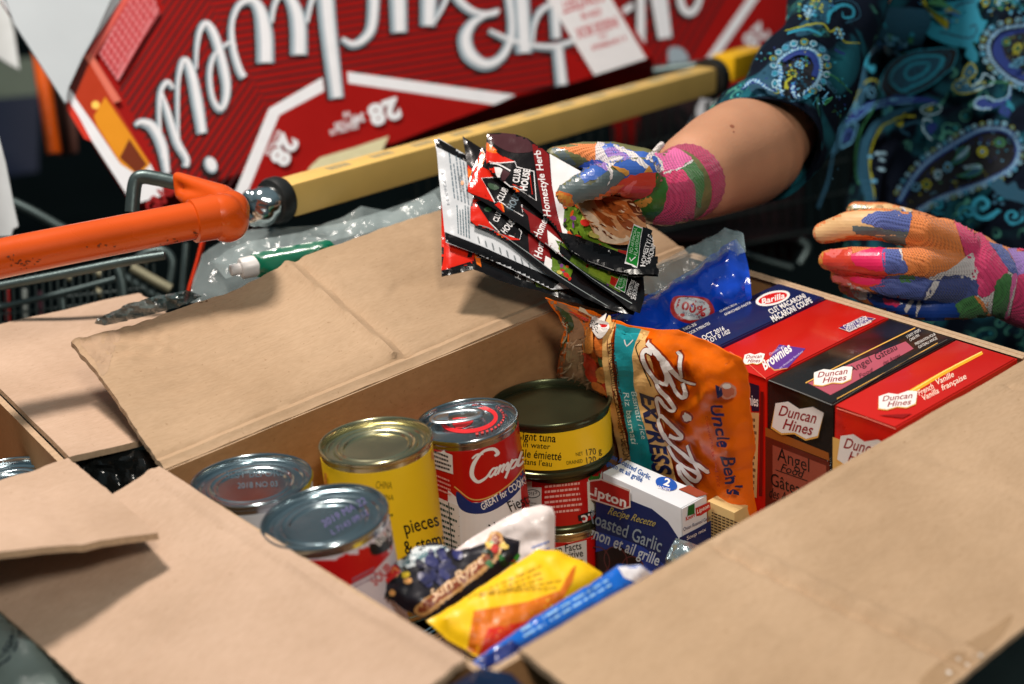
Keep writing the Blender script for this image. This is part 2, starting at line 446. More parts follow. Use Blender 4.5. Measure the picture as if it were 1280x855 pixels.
M_DARKFLOOR = mat('dark_floor', (0.004, 0.008, 0.008, 1), 0.9, 0, 3, 0.7, 40, 0.3, spec=0.1)
M_STEEL = mat('cart_steel_grey', (0.07, 0.10, 0.10, 1), 0.38, 0.6, 80, 0.25, 300, 0.15)
M_CHROME = mat('chrome', (0.75, 0.80, 0.80, 1), 0.12, 1.0, 50, 0.1)
M_BLACK = mat('black_rubber', (0.012, 0.013, 0.013, 1), 0.4, 0, 50, 0.2)
WHT = ink(236, 232, 228); BLK = ink(16, 15, 15); RED = ink(200, 20, 22); NAVY = ink(22, 36, 92); YEL = ink(246, 205, 30)
OFFW = ink(225, 220, 214)

# ------------------------------------------------------------------ setting
fl = boxobj('floor', (-8, -6, -1.04), (18, 0, 0), (0, 18, 0), (0, 0, 0.04), [M_DARKFLOOR], None, 0); tag(fl, kind='structure')
tb = thing('folding_table', (0.1, 0.2, -0.285), 'dark table top under the cardboard boxes, seen only at the lower right corner', 'table')
boxobj('table_top', (-0.75, -0.42, -0.285), (1.5, 0, 0), (0, 1.15, 0), (0, 0, 0.025), [mat('dark_table_top', (0.012, 0.022, 0.021, 1), 0.5, 0, 30, 0.4, 60, 0.3)], tb, 0.003)
for sx in (-0.70, 0.70):
    for sy in (-0.38, 0.68): tube('leg', [(sx, sy, -0.285), (sx, sy, -1.0)], 0.016, M_STEEL, tb)

# ------------------------------------------------------------------ main cardboard box
LX, LY, DEP, TH = 0.4657, 0.2967, 0.190, 0.0042
mb = thing('cardboard_box', (LX / 2, LY / 2, -DEP), 'open brown cardboard box packed with cans, pouches and boxed mixes, its flaps folded out', 'box')
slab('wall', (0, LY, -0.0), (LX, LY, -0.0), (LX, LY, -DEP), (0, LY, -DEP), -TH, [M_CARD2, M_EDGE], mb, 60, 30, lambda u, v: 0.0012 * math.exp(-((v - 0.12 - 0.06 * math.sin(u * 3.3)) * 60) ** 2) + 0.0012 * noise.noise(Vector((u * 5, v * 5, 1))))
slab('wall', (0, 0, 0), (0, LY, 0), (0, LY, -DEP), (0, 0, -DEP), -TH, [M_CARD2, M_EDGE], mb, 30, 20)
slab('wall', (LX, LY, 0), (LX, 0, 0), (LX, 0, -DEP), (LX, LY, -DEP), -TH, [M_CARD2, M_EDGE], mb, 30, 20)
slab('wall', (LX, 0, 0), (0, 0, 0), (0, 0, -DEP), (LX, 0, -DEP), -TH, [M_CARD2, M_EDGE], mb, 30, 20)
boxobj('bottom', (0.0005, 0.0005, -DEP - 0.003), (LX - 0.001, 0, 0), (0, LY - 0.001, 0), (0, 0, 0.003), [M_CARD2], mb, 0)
def crease(u, v, a, b, w, h):
    """a raised pressed line from a to b in flap units"""
    ax, ay = a; bx, by = b; dx, dy = bx - ax, by - ay; L = math.hypot(dx, dy); t = ((u - ax) * dx + (v - ay) * dy) / L / L
    if t < -0.02 or t > 1.02: return 0
    d = ((u - ax) * dy - (v - ay) * dx) / L
    return h * math.exp(-(d / w) ** 2)
def d_back(u, v):
    z = 0.0018 * noise.noise(Vector((u * 6, v * 3, 2))) + 0.0005 * noise.noise(Vector((u * 26, v * 12, 6)))
    x = u - (0.42 - 0.08 * v)
    def ss(a, b, t):
        t = max(0, min(1, (t - a) / (b - a))); return t * t * (3 - 2 * t)
    z -= 0.0100 * v * ss(0.0, 0.13, u) * (1 - ss(0.27, 0.42, u))                              # long bow where the flap has been bent
    z += crease(u, v, (0.375, 1.0), (0.40, 0.12), 0.007, 0.0032) - crease(u, v, (0.397, 1.0), (0.422, 0.10), 0.008, 0.0026)
    z -= crease(u, v, (0.74, 0.95), (0.60, 0.05), 0.004, 0.0010) + crease(u, v, (0.60, 0.98), (0.66, 0.25), 0.004, 0.0009) + crease(u, v, (0.12, 0.85), (0.20, 0.1), 0.005, 0.0009) + crease(u, v, (0.5, 0.55), (0.95, 0.40), 0.05, 0.0010) - crease(u, v, (0.86, 0.9), (0.80, 0.1), 0.005, 0.0011)
    z -= crease(u, v, (0.21, 0.9), (0.24, 0.2), 0.008, 0.0006)
    z += crease(u, v, (0, 0.045), (1, 0.045), 0.012, 0.0016) - crease(u, v, (0, 0.085), (1, 0.085), 0.012, 0.0011)
    if v > 0.7 and u < 0.14: z -= 0.006 * ((v - 0.7) / 0.3) * max(0, (0.14 - u) / 0.14) + 0.002 * noise.noise(Vector((u * 60, v * 14, 5)))
    if u > 0.80: z -= 0.004 * ((u - 0.8) / 0.2) ** 2 * v
    return z
slab('flap', (0.0, LY + 0.001, 0.001), (LX, LY + 0.001, 0.001), (LX - 0.002, 0.424, 0.048), (0.013, 0.424, 0.050), TH, [M_CARDY, M_EDGE], mb, 150, 60, d_back, 0.0018)
def d_left(u, v):
    z = 0.0022 * noise.noise(Vector((u * 5, v * 3, 9))) + 0.0004 * noise.noise(Vector((u * 22, v * 12, 3))) - crease(u, v, (0, 0.06), (1, 0.05), 0.02, 0.0016)
    z += 0.0010 * crease(u, v, (0.47, 1), (0.62, 0.0), 0.01, 1) + 0.002 * math.sin(u * 4)
    return z
slab('flap', (-0.003, 0.010, 0.0), (-0.003, LY - 0.001, 0.0), (-0.1275, LY + 0.006, -0.026), (-0.1275, 0.013, -0.026), -TH, [M_CARD, M_EDGE], mb, 110, 50, lambda u, v: -d_left(u, v), 0.0014)
def d_near(u, v):
    z = 0.0022 * noise.noise(Vector((u * 5, v * 3, 14))) + 0.0005 * noise.noise(Vector((u * 26, v * 14, 4))) - crease(u, v, (0, 0.05), (1, 0.05), 0.02, 0.0012)
    z += crease(u, v, (0.36, 0.98), (0.30, 0.05), 0.007, 0.0034) - crease(u, v, (0.377, 0.98), (0.317, 0.05), 0.007, 0.0024) - crease(u, v, (0.72, 0.9), (0.62, 0.1), 0.005, 0.0012) + crease(u, v, (0.97, 0.95), (0.89, 0.06), 0.004, 0.0018)
    z += crease(u, v, (0.66, 0.95), (0.66, 0.05), 0.012, 0.0007) + 0.004 * math.sin(u * 5 + 0.5) * v
    return z
slab('flap', (0.018, -0.003, 0.0), (LX, -0.003, 0.0), (LX, -0.150, -0.019), (0.018, -0.150, -0.019), TH, [M_CARDY, M_EDGE], mb, 130, 50, lambda u, v: -d_near(u, v) * -1, 0.0014)
slab('flap', (LX + 0.001, LY - 0.003, 0.0), (LX + 0.001, 0.004, 0.0), (LX + 0.030, 0.004, -0.135), (LX + 0.030, LY - 0.003, -0.135), TH, [M_CARD, M_EDGE], mb, 40, 20, lambda u, v: 0.006 * math.sin(min(1, v * 8) * PI / 2), 0.001)
# torn paper and bits of tape near the outer corner of the near flap
STN = mat('damp_stained_cardboard', (0.40, 0.27, 0.17, 1), 0.8, 0, 60, 0.25, 300, 0.2)
ps = Print(surf_bvh([o for o in mb.children if o.name.startswith('flap')][0]), 6)
ps.poly([(84, 408), (110, 404), (146, 404), (150, 420), (142, 440), (130, 470), (118, 450), (108, 440), (96, 424)], STN, 4, 3); ps.poly([(248, 372), (256, 370), (259, 377), (250, 378)], mat('dark_scuff', (0.10, 0.05, 0.02, 1), 0.8), 3, 2); ps.build('stain', mb)
pt = Print(surf_bvh([o for o in mb.children if o.name.startswith('flap')][2]), 12)
M_TAPE = mat('clear_packing_tape', (0.40, 0.26, 0.13, 1), 0.25, 0, 60, 0.3, 80, 0.5, alpha=0.3)
pt.poly([(1150, 850), (1190, 815), (1240, 785), (1266, 768), (1250, 800), (1200, 842), (1160, 870)], M_TAPE, 4)
for q in ((1198, 824), (1209, 831), (1226, 819), (1186, 841)): pt.disc(q[0], q[1], 3.0, 2.2, mat('white_scuff', (0.75, 0.72, 0.68, 1), 0.3, 0, 200, 0.2), 20, 8)
pt.build('tape', mb)

# ------------------------------------------------------------------ second cardboard box to the left
A2 = math.radians(-7); ux = Vector((math.cos(A2), math.sin(A2), 0)); uy = Vector((-math.sin(A2), math.cos(A2), 0)); c2 = Vector((-0.036, 0.352, 0.0)); ZD = Vector((0, 0, -1))
def B2(x, y, z=0.0): return c2 + ux * x + uy * y + Vector((0, 0, z))
sb = thing('cardboard_box', B2(-0.2, 0.2, -DEP), 'second open cardboard box at the left edge, holding one silver can', 'box')
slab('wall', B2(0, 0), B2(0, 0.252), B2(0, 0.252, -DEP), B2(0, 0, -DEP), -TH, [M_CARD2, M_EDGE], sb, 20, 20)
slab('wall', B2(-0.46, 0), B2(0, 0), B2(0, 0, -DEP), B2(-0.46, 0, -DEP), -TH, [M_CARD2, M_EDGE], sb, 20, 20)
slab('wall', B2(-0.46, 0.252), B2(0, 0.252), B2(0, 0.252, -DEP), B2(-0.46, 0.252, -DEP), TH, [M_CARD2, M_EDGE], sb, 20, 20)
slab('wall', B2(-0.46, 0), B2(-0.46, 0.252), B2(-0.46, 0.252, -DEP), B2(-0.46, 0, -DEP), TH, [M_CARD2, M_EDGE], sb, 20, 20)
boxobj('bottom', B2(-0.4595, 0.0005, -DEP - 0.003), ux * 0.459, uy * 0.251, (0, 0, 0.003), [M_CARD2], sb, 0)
slab('flap', B2(0.001, 0.0, 0.0), B2(0.001, 0.252, 0.0), B2(0.150, 0.250, -0.008), B2(0.150, -0.004, -0.012), TH, [M_CARD, M_EDGE], sb, 60, 30, lambda u, v: -0.0016 * noise.noise(Vector((u * 4, v * 3, 19))), 0.0014)
slab('flap', B2(0.0, -0.003, 0.001), B2(-0.46, -0.003, 0.001), B2(-0.46, -0.112, 0.115), B2(0.002, -0.138, 0.008), -TH, [M_CARD, M_EDGE], sb, 90, 40, lambda u, v: -(0.0016 * noise.noise(Vector((u * 5, v * 3, 29))) + crease(u, v, (0.09, 1), (0.05, 0), 0.012, 0.0012) + crease(u, v, (0, 0.05), (1, 0.05), 0.02, 0.001)), 0.0014)

# ------------------------------------------------------------------ cans
def can(label, top, r, h, body_m, lid_m, rim_m, cat='can', ax=(0, 0, 1), lid='rings', group=None, name='food_can', paper=True, base_rim=True):
    ax = Vector(ax).normalized(); top = Vector(top); base = top - ax * h
    t = thing(name, base, label, cat, group)
    w = r * 0.965
    body = lathe('body', [(0, 0.002), (w * 0.9, 0.002), (w, 0.0035), (w, 0.006), (w, 0.0061), (w, h - 0.006), (w, h - 0.0035)], rim_m if paper else body_m, t, base, ax)
    if paper:
        lathe('label_sleeve', [(w - 0.0002, 0.0065), (w + 0.0004, 0.0066), (w + 0.0004, h - 0.0068), (w - 0.0002, h - 0.0067)], body_m, t, base, ax, 96)
    rr = r
    lathe('rim', [(w, h - 0.0040), (rr - 0.0004, h - 0.0034), (rr, h - 0.0022), (rr, h - 0.0008), (rr - 0.0006, h), (rr - 0.0016, h), (rr - 0.0022, h - 0.0008), (rr - 0.0024, h - 0.0046)], rim_m, t, base, ax)
    lathe('rim', [(w, 0.0045), (rr - 0.0004, 0.0038), (rr, 0.0024), (rr, 0.0008), (rr - 0.0006, 0), (rr - 0.0016, 0), (rr - 0.0022, 0.001), (rr - 0.0024, 0.0035)], rim_m, t, base, ax)
    q = rr - 0.0023; d = h - 0.0046
    if lid == 'rings':
        pr = [(q, d), (q * 0.955, d - 0.0001), (q * 0.93, d + 0.0007), (q * 0.90, d + 0.0007), (q * 0.875, d - 0.0001), (q * 0.80, d - 0.0001), (q * 0.775, d + 0.0009), (q * 0.735, d + 0.0009), (q * 0.71, d + 0.0001), (q * 0.68, d - 0.0001), (q * 0.655, d + 0.0006), (q * 0.62, d + 0.0006), (q * 0.59, d - 0.0006), (0.0, d - 0.0007)]
    elif lid == 'flat':
        pr = [(q, d), (q * 0.97, d - 0.0003), (q * 0.93, d + 0.0002), (q * 0.90, d + 0.0002), (q * 0.88, d), (0, d)]
    else:
        pr = [(q, d), (q * 0.93, d - 0.0001), (q * 0.91, d + 0.0009), (q * 0.85, d + 0.0009), (q * 0.83, d - 0.0005), (q * 0.5, d - 0.0005), (0, d - 0.0005)]
    lathe('lid', pr, lid_m, t, base, ax)
    return t
def part(t, nm): return [o for o in t.children if o.name.split('.')[0] == nm][0]
def can_print(t, step=7): return Print(surf_bvh(part(t, 'label_sleeve')), step)
PAPER_GREY = mat('pale_paper_label', (0.55, 0.56, 0.57, 1), 0.5, 0, 50, 0.05)
YELLOWP = mat('yellow_label_paper', C3(244, 200, 26), 0.42, 0, 50, 0.04)
REDP = mat('red_label_paper', C3(186, 16, 12), 0.32, 0, 50, 0.05, coat=0.3)

t = can('silver-topped can with pale label in the left corner of the box, behind another silver can', AT(314, 598, 0.0736 / 154 * FPX), 0.0368, 0.105, PAPER_GREY, M_TIN, M_TIN, ax=(0.04, 0.035, 1))
p = Print(surf_bvh(part(t, 'lid')), 6); p.text('BEST BEFORE', tq(318, 592, -3, 74, 9), ink(70, 90, 100), 0.0); p.text('2018 NO 03', tq(322, 606, -3, 50, 7), ink(80, 100, 110)); p.build('stamped_code', t)

t = can('silver-topped can with red and white label, nearest to the left flap', AT(405, 644, 0.073 / 163 * FPX), 0.0365, 0.098, mat('white_label_paper', C3(222, 210, 216), 0.45, 0, 50, 0.04), M_TIN, M_TIN, ax=(-0.050, 0.046, 1))
p = can_print(t)
p.poly([(380, 650), (500, 600), (500, 668), (486, 694), (466, 716), (430, 736), (380, 750)], RED)
p.poly([(463, 674), (488, 648), (492, 662), (488, 684), (466, 694)], BLK, 5); p.text('Bols', tq(477, 672, -48, 20, 10), WHT, 0.01)
p.text('SOUP', tq(476, 718, -42, 30, 12), RED, 0.02)
p.lines(3, [(440, 722), (470, 706), (473, 722), (440, 738)], ink(150, 120, 140), 0.4, 5); p.build('label_print', t)
p = Print(surf_bvh(part(t, 'lid')), 6); p.text('2019 MA 22', tq(430, 640, -30, 62, 9), ink(100, 92, 140)); p.text('L 7143 09:12', tq(437, 653, -30, 52, 7), ink(100, 92, 140)); p.build('stamped_code', t)

t = can('tall yellow can of mushroom pieces and stems with a gold lid', AT(469, 549, 0.071 / 144.5 * FPX), 0.0355, 0.112, YELLOWP, M_TIN_GOLD, M_TIN_GOLD, ax=(0.018, 0.058, 1))
p = can_print(t)
p.text('pieces', tq(526, 654, -15, 44, 17), BLK, 0.012); p.text('& stems', tq(531, 678, -15, 54, 17), BLK, 0.012); p.text('morceaux', tq(532, 702, -15, 52, 14), BLK, 0.01)
p.text('pieds', tq(526, 723, -15, 34, 13), BLK, 0.005)
p.text('CHINA', tq(480, 606, 2, 20, 9), ink(120, 100, 20)); p.text('OF CHINA', tq(476, 621, 2, 32, 7), ink(120, 100, 20)); p.lines(4, [(462, 630), (491, 631), (491, 668), (462, 667)], ink(140, 120, 30), 0.35, 3)
p.poly([(399, 588), (409, 592), (409, 640), (399, 636)], ink(214, 140, 60)); p.poly([(538, 560), (546, 557), (547, 590), (540, 594)], ink(220, 150, 90))
p.build('label_print', t)

t = can('red and white soup can with a ring-pull lid and white script lettering', AT(583, 524, 0.0685 / 131 * FPX), 0.03425, 0.102, REDP, M_TIN, M_TIN, ax=(-0.026, 0.060, 1), lid='easy')
p = can_print(t, 6)
p.poly([(560, 612), (578, 628), (600, 628), (628, 616), (650, 596), (655, 700), (560, 700)], ink(232, 228, 226))
p.poly([(571, 614), (590, 628), (612, 624), (636, 608), (656, 584), (656, 601), (640, 622), (614, 639), (590, 642), (574, 634)], ink(28, 48, 110), 4)
p.text('GREAT for COOKING', [(600, 630), (666, 589), (669, 597), (603, 638)], WHT, 0.018)
p.stroke([(568, 608), (590, 624), (614, 620), (640, 602), (656, 582)], 1.6, ink(220, 170, 90))
# script name
CW = WHT
p.stroke([(618, 570), (622, 566), (616, 561), (603, 565), (592, 580), (590, 594), (597, 602), (606, 598), (612, 591)], [2.5, 5, 4, 3, 5, 5.5, 4, 3, 2], CW)
p.stroke([(590, 573), (596, 568), (604, 567)], 2.2, CW)
def script_letters(pp, s, x, y, dx, dy, sc, m):
    for ch in s:
        def q(a, b): return (x + (a * dx - b * -dy * 0.0) * sc + b * 0.28 * sc, y + a * dy * sc - b * sc)
        if ch == 'a': pp.stroke([q(8, 8), q(3, 9), q(0, 4), q(3, 0), q(7, 4), q(9, 9), q(7, 3), q(9, 0), q(12, 3)], [2.6, 2.4, 3, 2.6, 2.6, 3, 3, 2.4, 1.6], m); x += 10.5 * dx * sc; y += 10.5 * dy * sc
        if ch == 'm':
            pp.stroke([q(0, 8), q(2, 9), q(1, 0)], [1.8, 3, 3.2], m); pp.stroke([q(1, 3), q(5, 9), q(7, 7), q(6, 0)], [1.6, 2.2, 3, 3.2], m); pp.stroke([q(6, 3), q(10, 9), q(12, 7), q(11, 1), q(14, 2)], [1.6, 2.2, 3, 3.2, 1.6], m); x += 14 * dx * sc; y += 14 * dy * sc
        if ch == 'p': pp.stroke([q(0, 8), q(2, 10), q(-1, -9)], [1.8, 3, 3], m); pp.stroke([q(1, 4), q(5, 9), q(9, 7), q(7, 1), q(3, 0)], [1.6, 2.4, 3.2, 2.8, 2], m); x += 9.5 * dx * sc; y += 9.5 * dy * sc
        if ch == 'b': pp.stroke([q(2, 19), q(1, 4), q(3, 0), q(7, 2), q(8, 7), q(4, 8)], [2.4, 3.2, 3, 2.6, 2.6, 1.6], m); x += 9 * dx * sc; y += 9 * dy * sc
        if ch == 'e': pp.stroke([q(1, 4), q(7, 6), q(5, 9), q(1, 6), q(2, 1), q(6, 0), q(9, 3)], 2.4, m); x += 8.5 * dx * sc; y += 8.5 * dy * sc
        if ch == 'l': pp.stroke([q(0, 4), q(6, 16), q(4, 19), q(1, 10), q(2, 1), q(6, 2)], 2.4, m); x += 6 * dx * sc; y += 6 * dy * sc
        if ch == 's': pp.stroke([q(0, 2), q(5, 9), q(6, 3), q(3, 0), q(0, 1)], 2.4, m); x += 7 * dx * sc; y += 7 * dy * sc
script_letters(p, 'ampbell', 610, 597, 0.90, -0.36, 1.12, CW)

for i, (w_, tx) in enumerate((('Fiesta', (649, 627)), ('Nacho Oh!', (640, 649)), ('Cheese Soup', (626, 676)))): p.text(tx and w_, tq(tx[0], tx[1], -24, (30, 60, 76)[i], 14), BLK, 0.0)
p.poly([(541, 558), (566, 568), (567, 592), (542, 584)], OFFW); p.lines(4, [(543, 561), (565, 570), (566, 590), (543, 583)], BLK, 0.5, 4)
p.lines(4, [(543, 590), (567, 600), (568, 622), (544, 612)], ink(235, 160, 150), 0.4, 8)
p.poly([(543, 618), (574, 632), (578, 700), (548, 690)], OFFW); p.lines(9, [(545, 622), (572, 635), (576, 696), (550, 686)], ink(30, 70, 60), 0.45, 9)
for k in range(5): p.stroke([(545, 632 + k * 12), (575, 645 + k * 12)], 0.9, BLK)
p.stroke([(562, 627), (567, 692)], 0.9, BLK)
p.build('label_print', t)
# pull tab and printed lid
axc = Vector((-0.026, 0.060, 1)).normalized(); lidc = AT(583, 524, 0.0685 / 131 * FPX) - axc * 0.0050
lp = Print(surf_bvh(part(t, 'lid')), 5)
def ell(cx, cy, rx, ry, rot, a0=0, a1=360, n=24):
    a = math.radians(rot); return [(cx + rx * math.cos(q) * math.cos(a) - ry * math.sin(q) * math.sin(a), cy + rx * math.cos(q) * math.sin(a) + ry * math.sin(q) * math.cos(a)) for q in [math.radians(a0 + (a1 - a0) * k / n) for k in range(n + 1)]]
lp.stroke(ell(586, 524, 34, 15, -5, -110, 170), 5.0, ink(206, 34, 40), 2); lp.poly([(566, 523), (590, 523), (588, 531), (570, 536)], ink(206, 34, 40), 3)
for a0 in range(-50, 80, 9): 
    e = ell(586, 524, 44, 20.5, -5, a0, a0 + 5, 3); lp.stroke(e, 2.6, ink(196, 60, 60), 2)
lp.build('lid_print', t)
def tab(parent, c, ux_, uy_, n_, s, m):
    bm = bmesh.new()
    loop = crom([c + ux_ * a * s + uy_ * b * s + n_ * 0.0034 for a, b in ((-1.45, 0), (-1.2, 0.45), (-0.5, 0.62), (0.4, 0.62), (0.95, 0.35), (1.1, 0), (0.95, -0.35), (0.4, -0.62), (-0.5, -0.62), (-1.2, -0.45))], 5, True)
    N = len(loop); rings = []
    for i, q in enumerate(loop):
        tt = (loop[(i + 1) % N] - loop[i - 1]).normalized(); x = n_.cross(tt).normalized(); rings.append([bm.verts.new(q + x * math.cos(g) * 0.0024 + n_ * math.sin(g) * 0.0009) for g in [2 * PI * k / 8 for k in range(8)]])
    for i in range(N):
        for k in range(8): bm.faces.new((rings[i][k], rings[i][(k + 1) % 8], rings[(i + 1) % N][(k + 1) % 8], rings[(i + 1) % N][k]))
    box_bm(bm, c - ux_ * 1.35 * s - uy_ * 0.42 * s + n_ * 0.0030, ux_ * 0.75 * s, uy_ * 0.84 * s, n_ * 0.0009, 0.0003)
    bmesh.ops.recalc_face_normals(bm, faces=bm.faces)
    o = link('pull_tab', frombm('pull_tab', bm), parent, [m])
    lathe('rivet', [(0.0026, -0.003), (0.0028, 0.0030), (0.002, 0.0036), (0, 0.0038)], m, o, c - ux_ * 0.98 * s, n_, 20)
e1 = (AT(622, 521, 1.021) - AT(552, 523, 1.021)); e1 = (e1 - axc * e1.dot(axc)).normalized()
tab(t, OP(576, 525, lidc, axc), e1, axc.cross(e1), axc, 0.0128, mat('bright_tab_metal', (0.74, 0.80, 0.83, 1), 0.24, 1.0, 40, 0.1))

t = can('wide flat light tuna can, yellow label and dark green lid, top of the stack', (0.2735, 0.2525, -0.0405), 0.0427, 0.0405, YELLOWP, M_TIN_DARK, M_TIN_DARK, lid='flat', name='tuna_can', ax=(0.035, 0.055, 1))
p = can_print(t)
p.text('light tuna', tq(673, 546, 5, 44, 10), BLK, 0.014); p.text('in water', tq(671, 556.5, 5, 34, 7), BLK, 0.006)
p.text('pâle émietté', tq(674, 568, 5, 56, 10), BLK, 0.010); p.text("dans l'eau", tq(672, 578, 5, 36, 7), BLK, 0.006)
p.lines(1, [(652, 573 + 14), (682, 573 + 15), (682, 579 + 14), (652, 579 + 13)], BLK, 0.5, 4)
p.lines(2, [(640, 586), (684, 588), (684, 597), (640, 595)], ink(70, 60, 10), 0.5, 6)
for i, s in enumerate(('170 g', '120 g')): p.text(s, tq(742, 564 + i * 10, -8, 19, 8), ink(60, 50, 10), 0.004); p.text(('NET', 'DRAINED')[i], tq((724, 718)[i], 567 + i * 10, -8, (9, 20)[i], 4.5), ink(90, 80, 10))
p.build('label_print', t)

t = can('red can standing upside down directly under the flat yellow tuna can', (0.2775, 0.2520, -0.0820), 0.0350, 0.047, REDP, M_TIN_DARK, M_TIN_DARK, lid='flat', name='food_can')
p = can_print(t)
p.poly([(636, 592), (677, 596), (677, 645), (636, 638)], ink(205, 205, 200)); p.lines(1, [(652, 594), (672, 597), (672, 602), (652, 599)], BLK, 0.6, 3)
p.stroke(ell(666, 617, 9, 5, 0), 1, BLK, 2); p.text('clic', tq(666, 617, 172, 12, 5), BLK)
p.lines(3, [(654, 626), (674, 628), (674, 640), (654, 638)], ink(90, 90, 90), 0.3, 7)
p.lines(7, [(681, 599), (731, 594), (731, 640), (681, 645)], ink(235, 180, 170), 0.42, 8)
p.poly([(733, 592), (752, 585), (752, 636), (735, 642)], ink(214, 216, 204)); p.poly([(734, 590), (744, 588), (750, 594), (745, 602), (736, 600)], ink(60, 110, 40), 4); p.poly([(738, 610), (749, 606), (750, 620), (740, 624)], ink(36, 80, 34), 4)
p.poly([(722, 644), (752, 634), (752, 652), (724, 660)], ink(24, 22, 24)); p.text('clic', tq(739, 648, 166, 24, 13), WHT, 0.02)
p.build('label_print', t)
t = can('lowest red can of the stack, with a white nutrition table, under the upside-down can', (0.2775, 0.2505, -0.1295), 0.0335, 0.060, REDP, M_TIN_GOLD, M_TIN_GOLD, lid='flat')
p = can_print(t)
p.poly([(664, 692), (733, 675), (734, 730), (664, 740)], ink(214, 214, 210)); p.text('Nutrition Facts', [(664, 688), (726, 677), (727, 686), (664, 697)], BLK, 0.015); p.text('Valeur nutritive', [(664, 698), (728, 686), (729, 695), (664, 707)], BLK, 0.015); p.lines(3, [(690, 705), (730, 697), (731, 720), (690, 726)], BLK, 0.4, 6)
p.build('label_print', t)

t = can('silver can inside the second cardboard box at the left edge', OZ(8, 600, -0.022), 0.033, 0.10, PAPER_GREY, M_TIN, M_TIN)
# ------------------------------------------------------------------ boxed mixes standing against the far right wall
GLOSSR = mat('glossy_red_carton', C3(196, 24, 12), 0.30, 0, 40, 0.05, 50, 0.08, coat=0.5, bdist=0.002)
GLOSSK = mat('glossy_black_carton', C3(26, 22, 20), 0.24, 0, 40, 0.1, 50, 0.08, coat=0.6, bdist=0.002)
GLOSSN = mat('glossy_navy_carton', C3(20, 32, 84), 0.32, 0, 40, 0.08, 50, 0.08, coat=0.5, bdist=0.002)
SIDEBR = mat('brown_photo_carton', C3(120, 44, 24), 0.35, 0, 30, 0.25, coat=0.3)
XF, XB = 0.3315, 0.4612
def carton(label, y0, y1, ztop, mats, group='boxed mixes standing in a row', x0=XF, x1=XB, h=0.186, cat='box'):
    t = thing('cake_mix_box', ((x0 + x1) / 2, (y0 + y1) / 2, ztop - h), label, cat, group)
    bm = bmesh.new(); box_bm(bm, (x0, y0, ztop - h), (x1 - x0, 0, 0), (0, y1 - y0, 0), (0, 0, h), 0.0009)
    bmesh.ops.recalc_face_normals(bm, faces=bm.faces); link('carton', frombm('carton', bm), t, mats)
    bm = bmesh.new(); e = 0.0006                                     # glued end flap standing a little proud on the top
    box_bm(bm, (x0 - e, y0 + 0.001, ztop + 0.0001), (x1 - x0 - 0.002 + e, 0, 0), (0, y1 - y0 - 0.002, 0), (0, 0, 0.0006), 0.0002)
    link('top_flap', frombm('top_flap', bm), t, mats[:1])
    return t
GOLD = ink(226, 170, 80); PURP = ink(92, 52, 140); PINK = ink(178, 84, 100)
def logo_book(p, cx, cy, w, h, ang, sh=0, txt=('Duncan', 'Hines')):
    a = math.radians(ang); d = (math.cos(a), math.sin(a)); u = (d[1], -d[0])
    def q(s, t): return (cx + d[0] * s * w + u[0] * t * h + d[0] * t * sh, cy + d[1] * s * w + u[1] * t * h + d[1] * t * sh)
    p.poly([q(-0.52, -0.44), q(-0.27, -0.58), q(0, -0.47), q(0.27, -0.60), q(0.52, -0.42), q(0.53, 0.38), q(0.27, 0.5), q(0, 0.36), q(-0.27, 0.5), q(-0.53, 0.36)], GOLD)
    p.poly([q(-0.5, -0.38), q(-0.27, -0.52), q(0, -0.41), q(0.27, -0.54), q(0.5, -0.36), q(0.53, 0.42), q(0.27, 0.54), q(0, 0.38), q(-0.27, 0.54), q(-0.53, 0.4)], WHT)
    RD_ = ink(150, 26, 30)
    p.text(txt[0], [q(-0.42, 0.38), q(0.40, 0.40), q(0.40, 0.02), q(-0.42, 0.04)], RD_, 0.012, 0.18); p.text(txt[1], [q(-0.27, -0.02), q(0.38, -0.02), q(0.38, -0.38), q(-0.27, -0.36)], RD_, 0.012, 0.18)
t = carton('red brownie mix box with a purple Brownies panel, leftmost of the three mix boxes', 0.1068, 0.1600, 0.0, [GLOSSR])
p = Print(surf_plane((0, 0, 0.0007), (0, 0, 1)))
p.poly([(957, 455), (973, 432), (1006, 437), (984, 461), (968, 464)], ink(200, 140, 90)); p.poly([(958, 454), (974, 431), (1007, 436), (985, 460), (968, 462)], PURP)
p.text('Chewy Fudge', [(953, 452), (985, 432), (988, 436), (957, 456)], ink(190, 170, 220)) if False else None
p.text('Brownies', [(950, 452), (984, 428), (991, 438), (956, 463)], WHT, 0.03, 0.2)
p.text('Chocolate Fudge', [(961, 442), (979, 431), (981, 433.5), (962, 445)], ink(205, 190, 230), 0.0)
p.text('au chocolat fondant', [(973, 460), (1003, 438), (1004, 440.5), (975, 462)], ink(205, 190, 230), 0.0)
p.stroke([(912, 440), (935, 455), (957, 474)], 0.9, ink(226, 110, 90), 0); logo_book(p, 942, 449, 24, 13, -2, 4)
p.poly([(1048, 411), (1078, 396), (1095, 399), (1062, 416)], ink(210, 170, 160)); p.poly([(1049, 410.5), (1078, 396.8), (1093, 399), (1062, 415)], ink(56, 34, 110))
p.text('CHEWY FUDGE', [(1053, 408), (1082, 396), (1085, 400), (1057, 412)], WHT, 0.02); p.text('FUDGE MOELLEUX', [(1057, 412.5), (1088, 400), (1090, 403.5), (1061, 416)], WHT, 0.02)
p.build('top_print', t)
p = Print(surf_plane((XF - 0.0001, 0, 0), (1, 0, 0)))
p.poly([(936, 478), (949, 482), (949, 514), (940, 514)], ink(28, 24, 50)); p.text('Brownies', [(918, 488), (948, 495), (948, 508), (920, 503)], WHT, 0.02)
p.poly([(930, 515), (949, 516), (946, 622), (934, 620)], ink(200, 168, 110)); p.lines(12, [(932, 520), (947, 522), (945, 616), (934, 612)], ink(90, 60, 40), 0.5, 4)
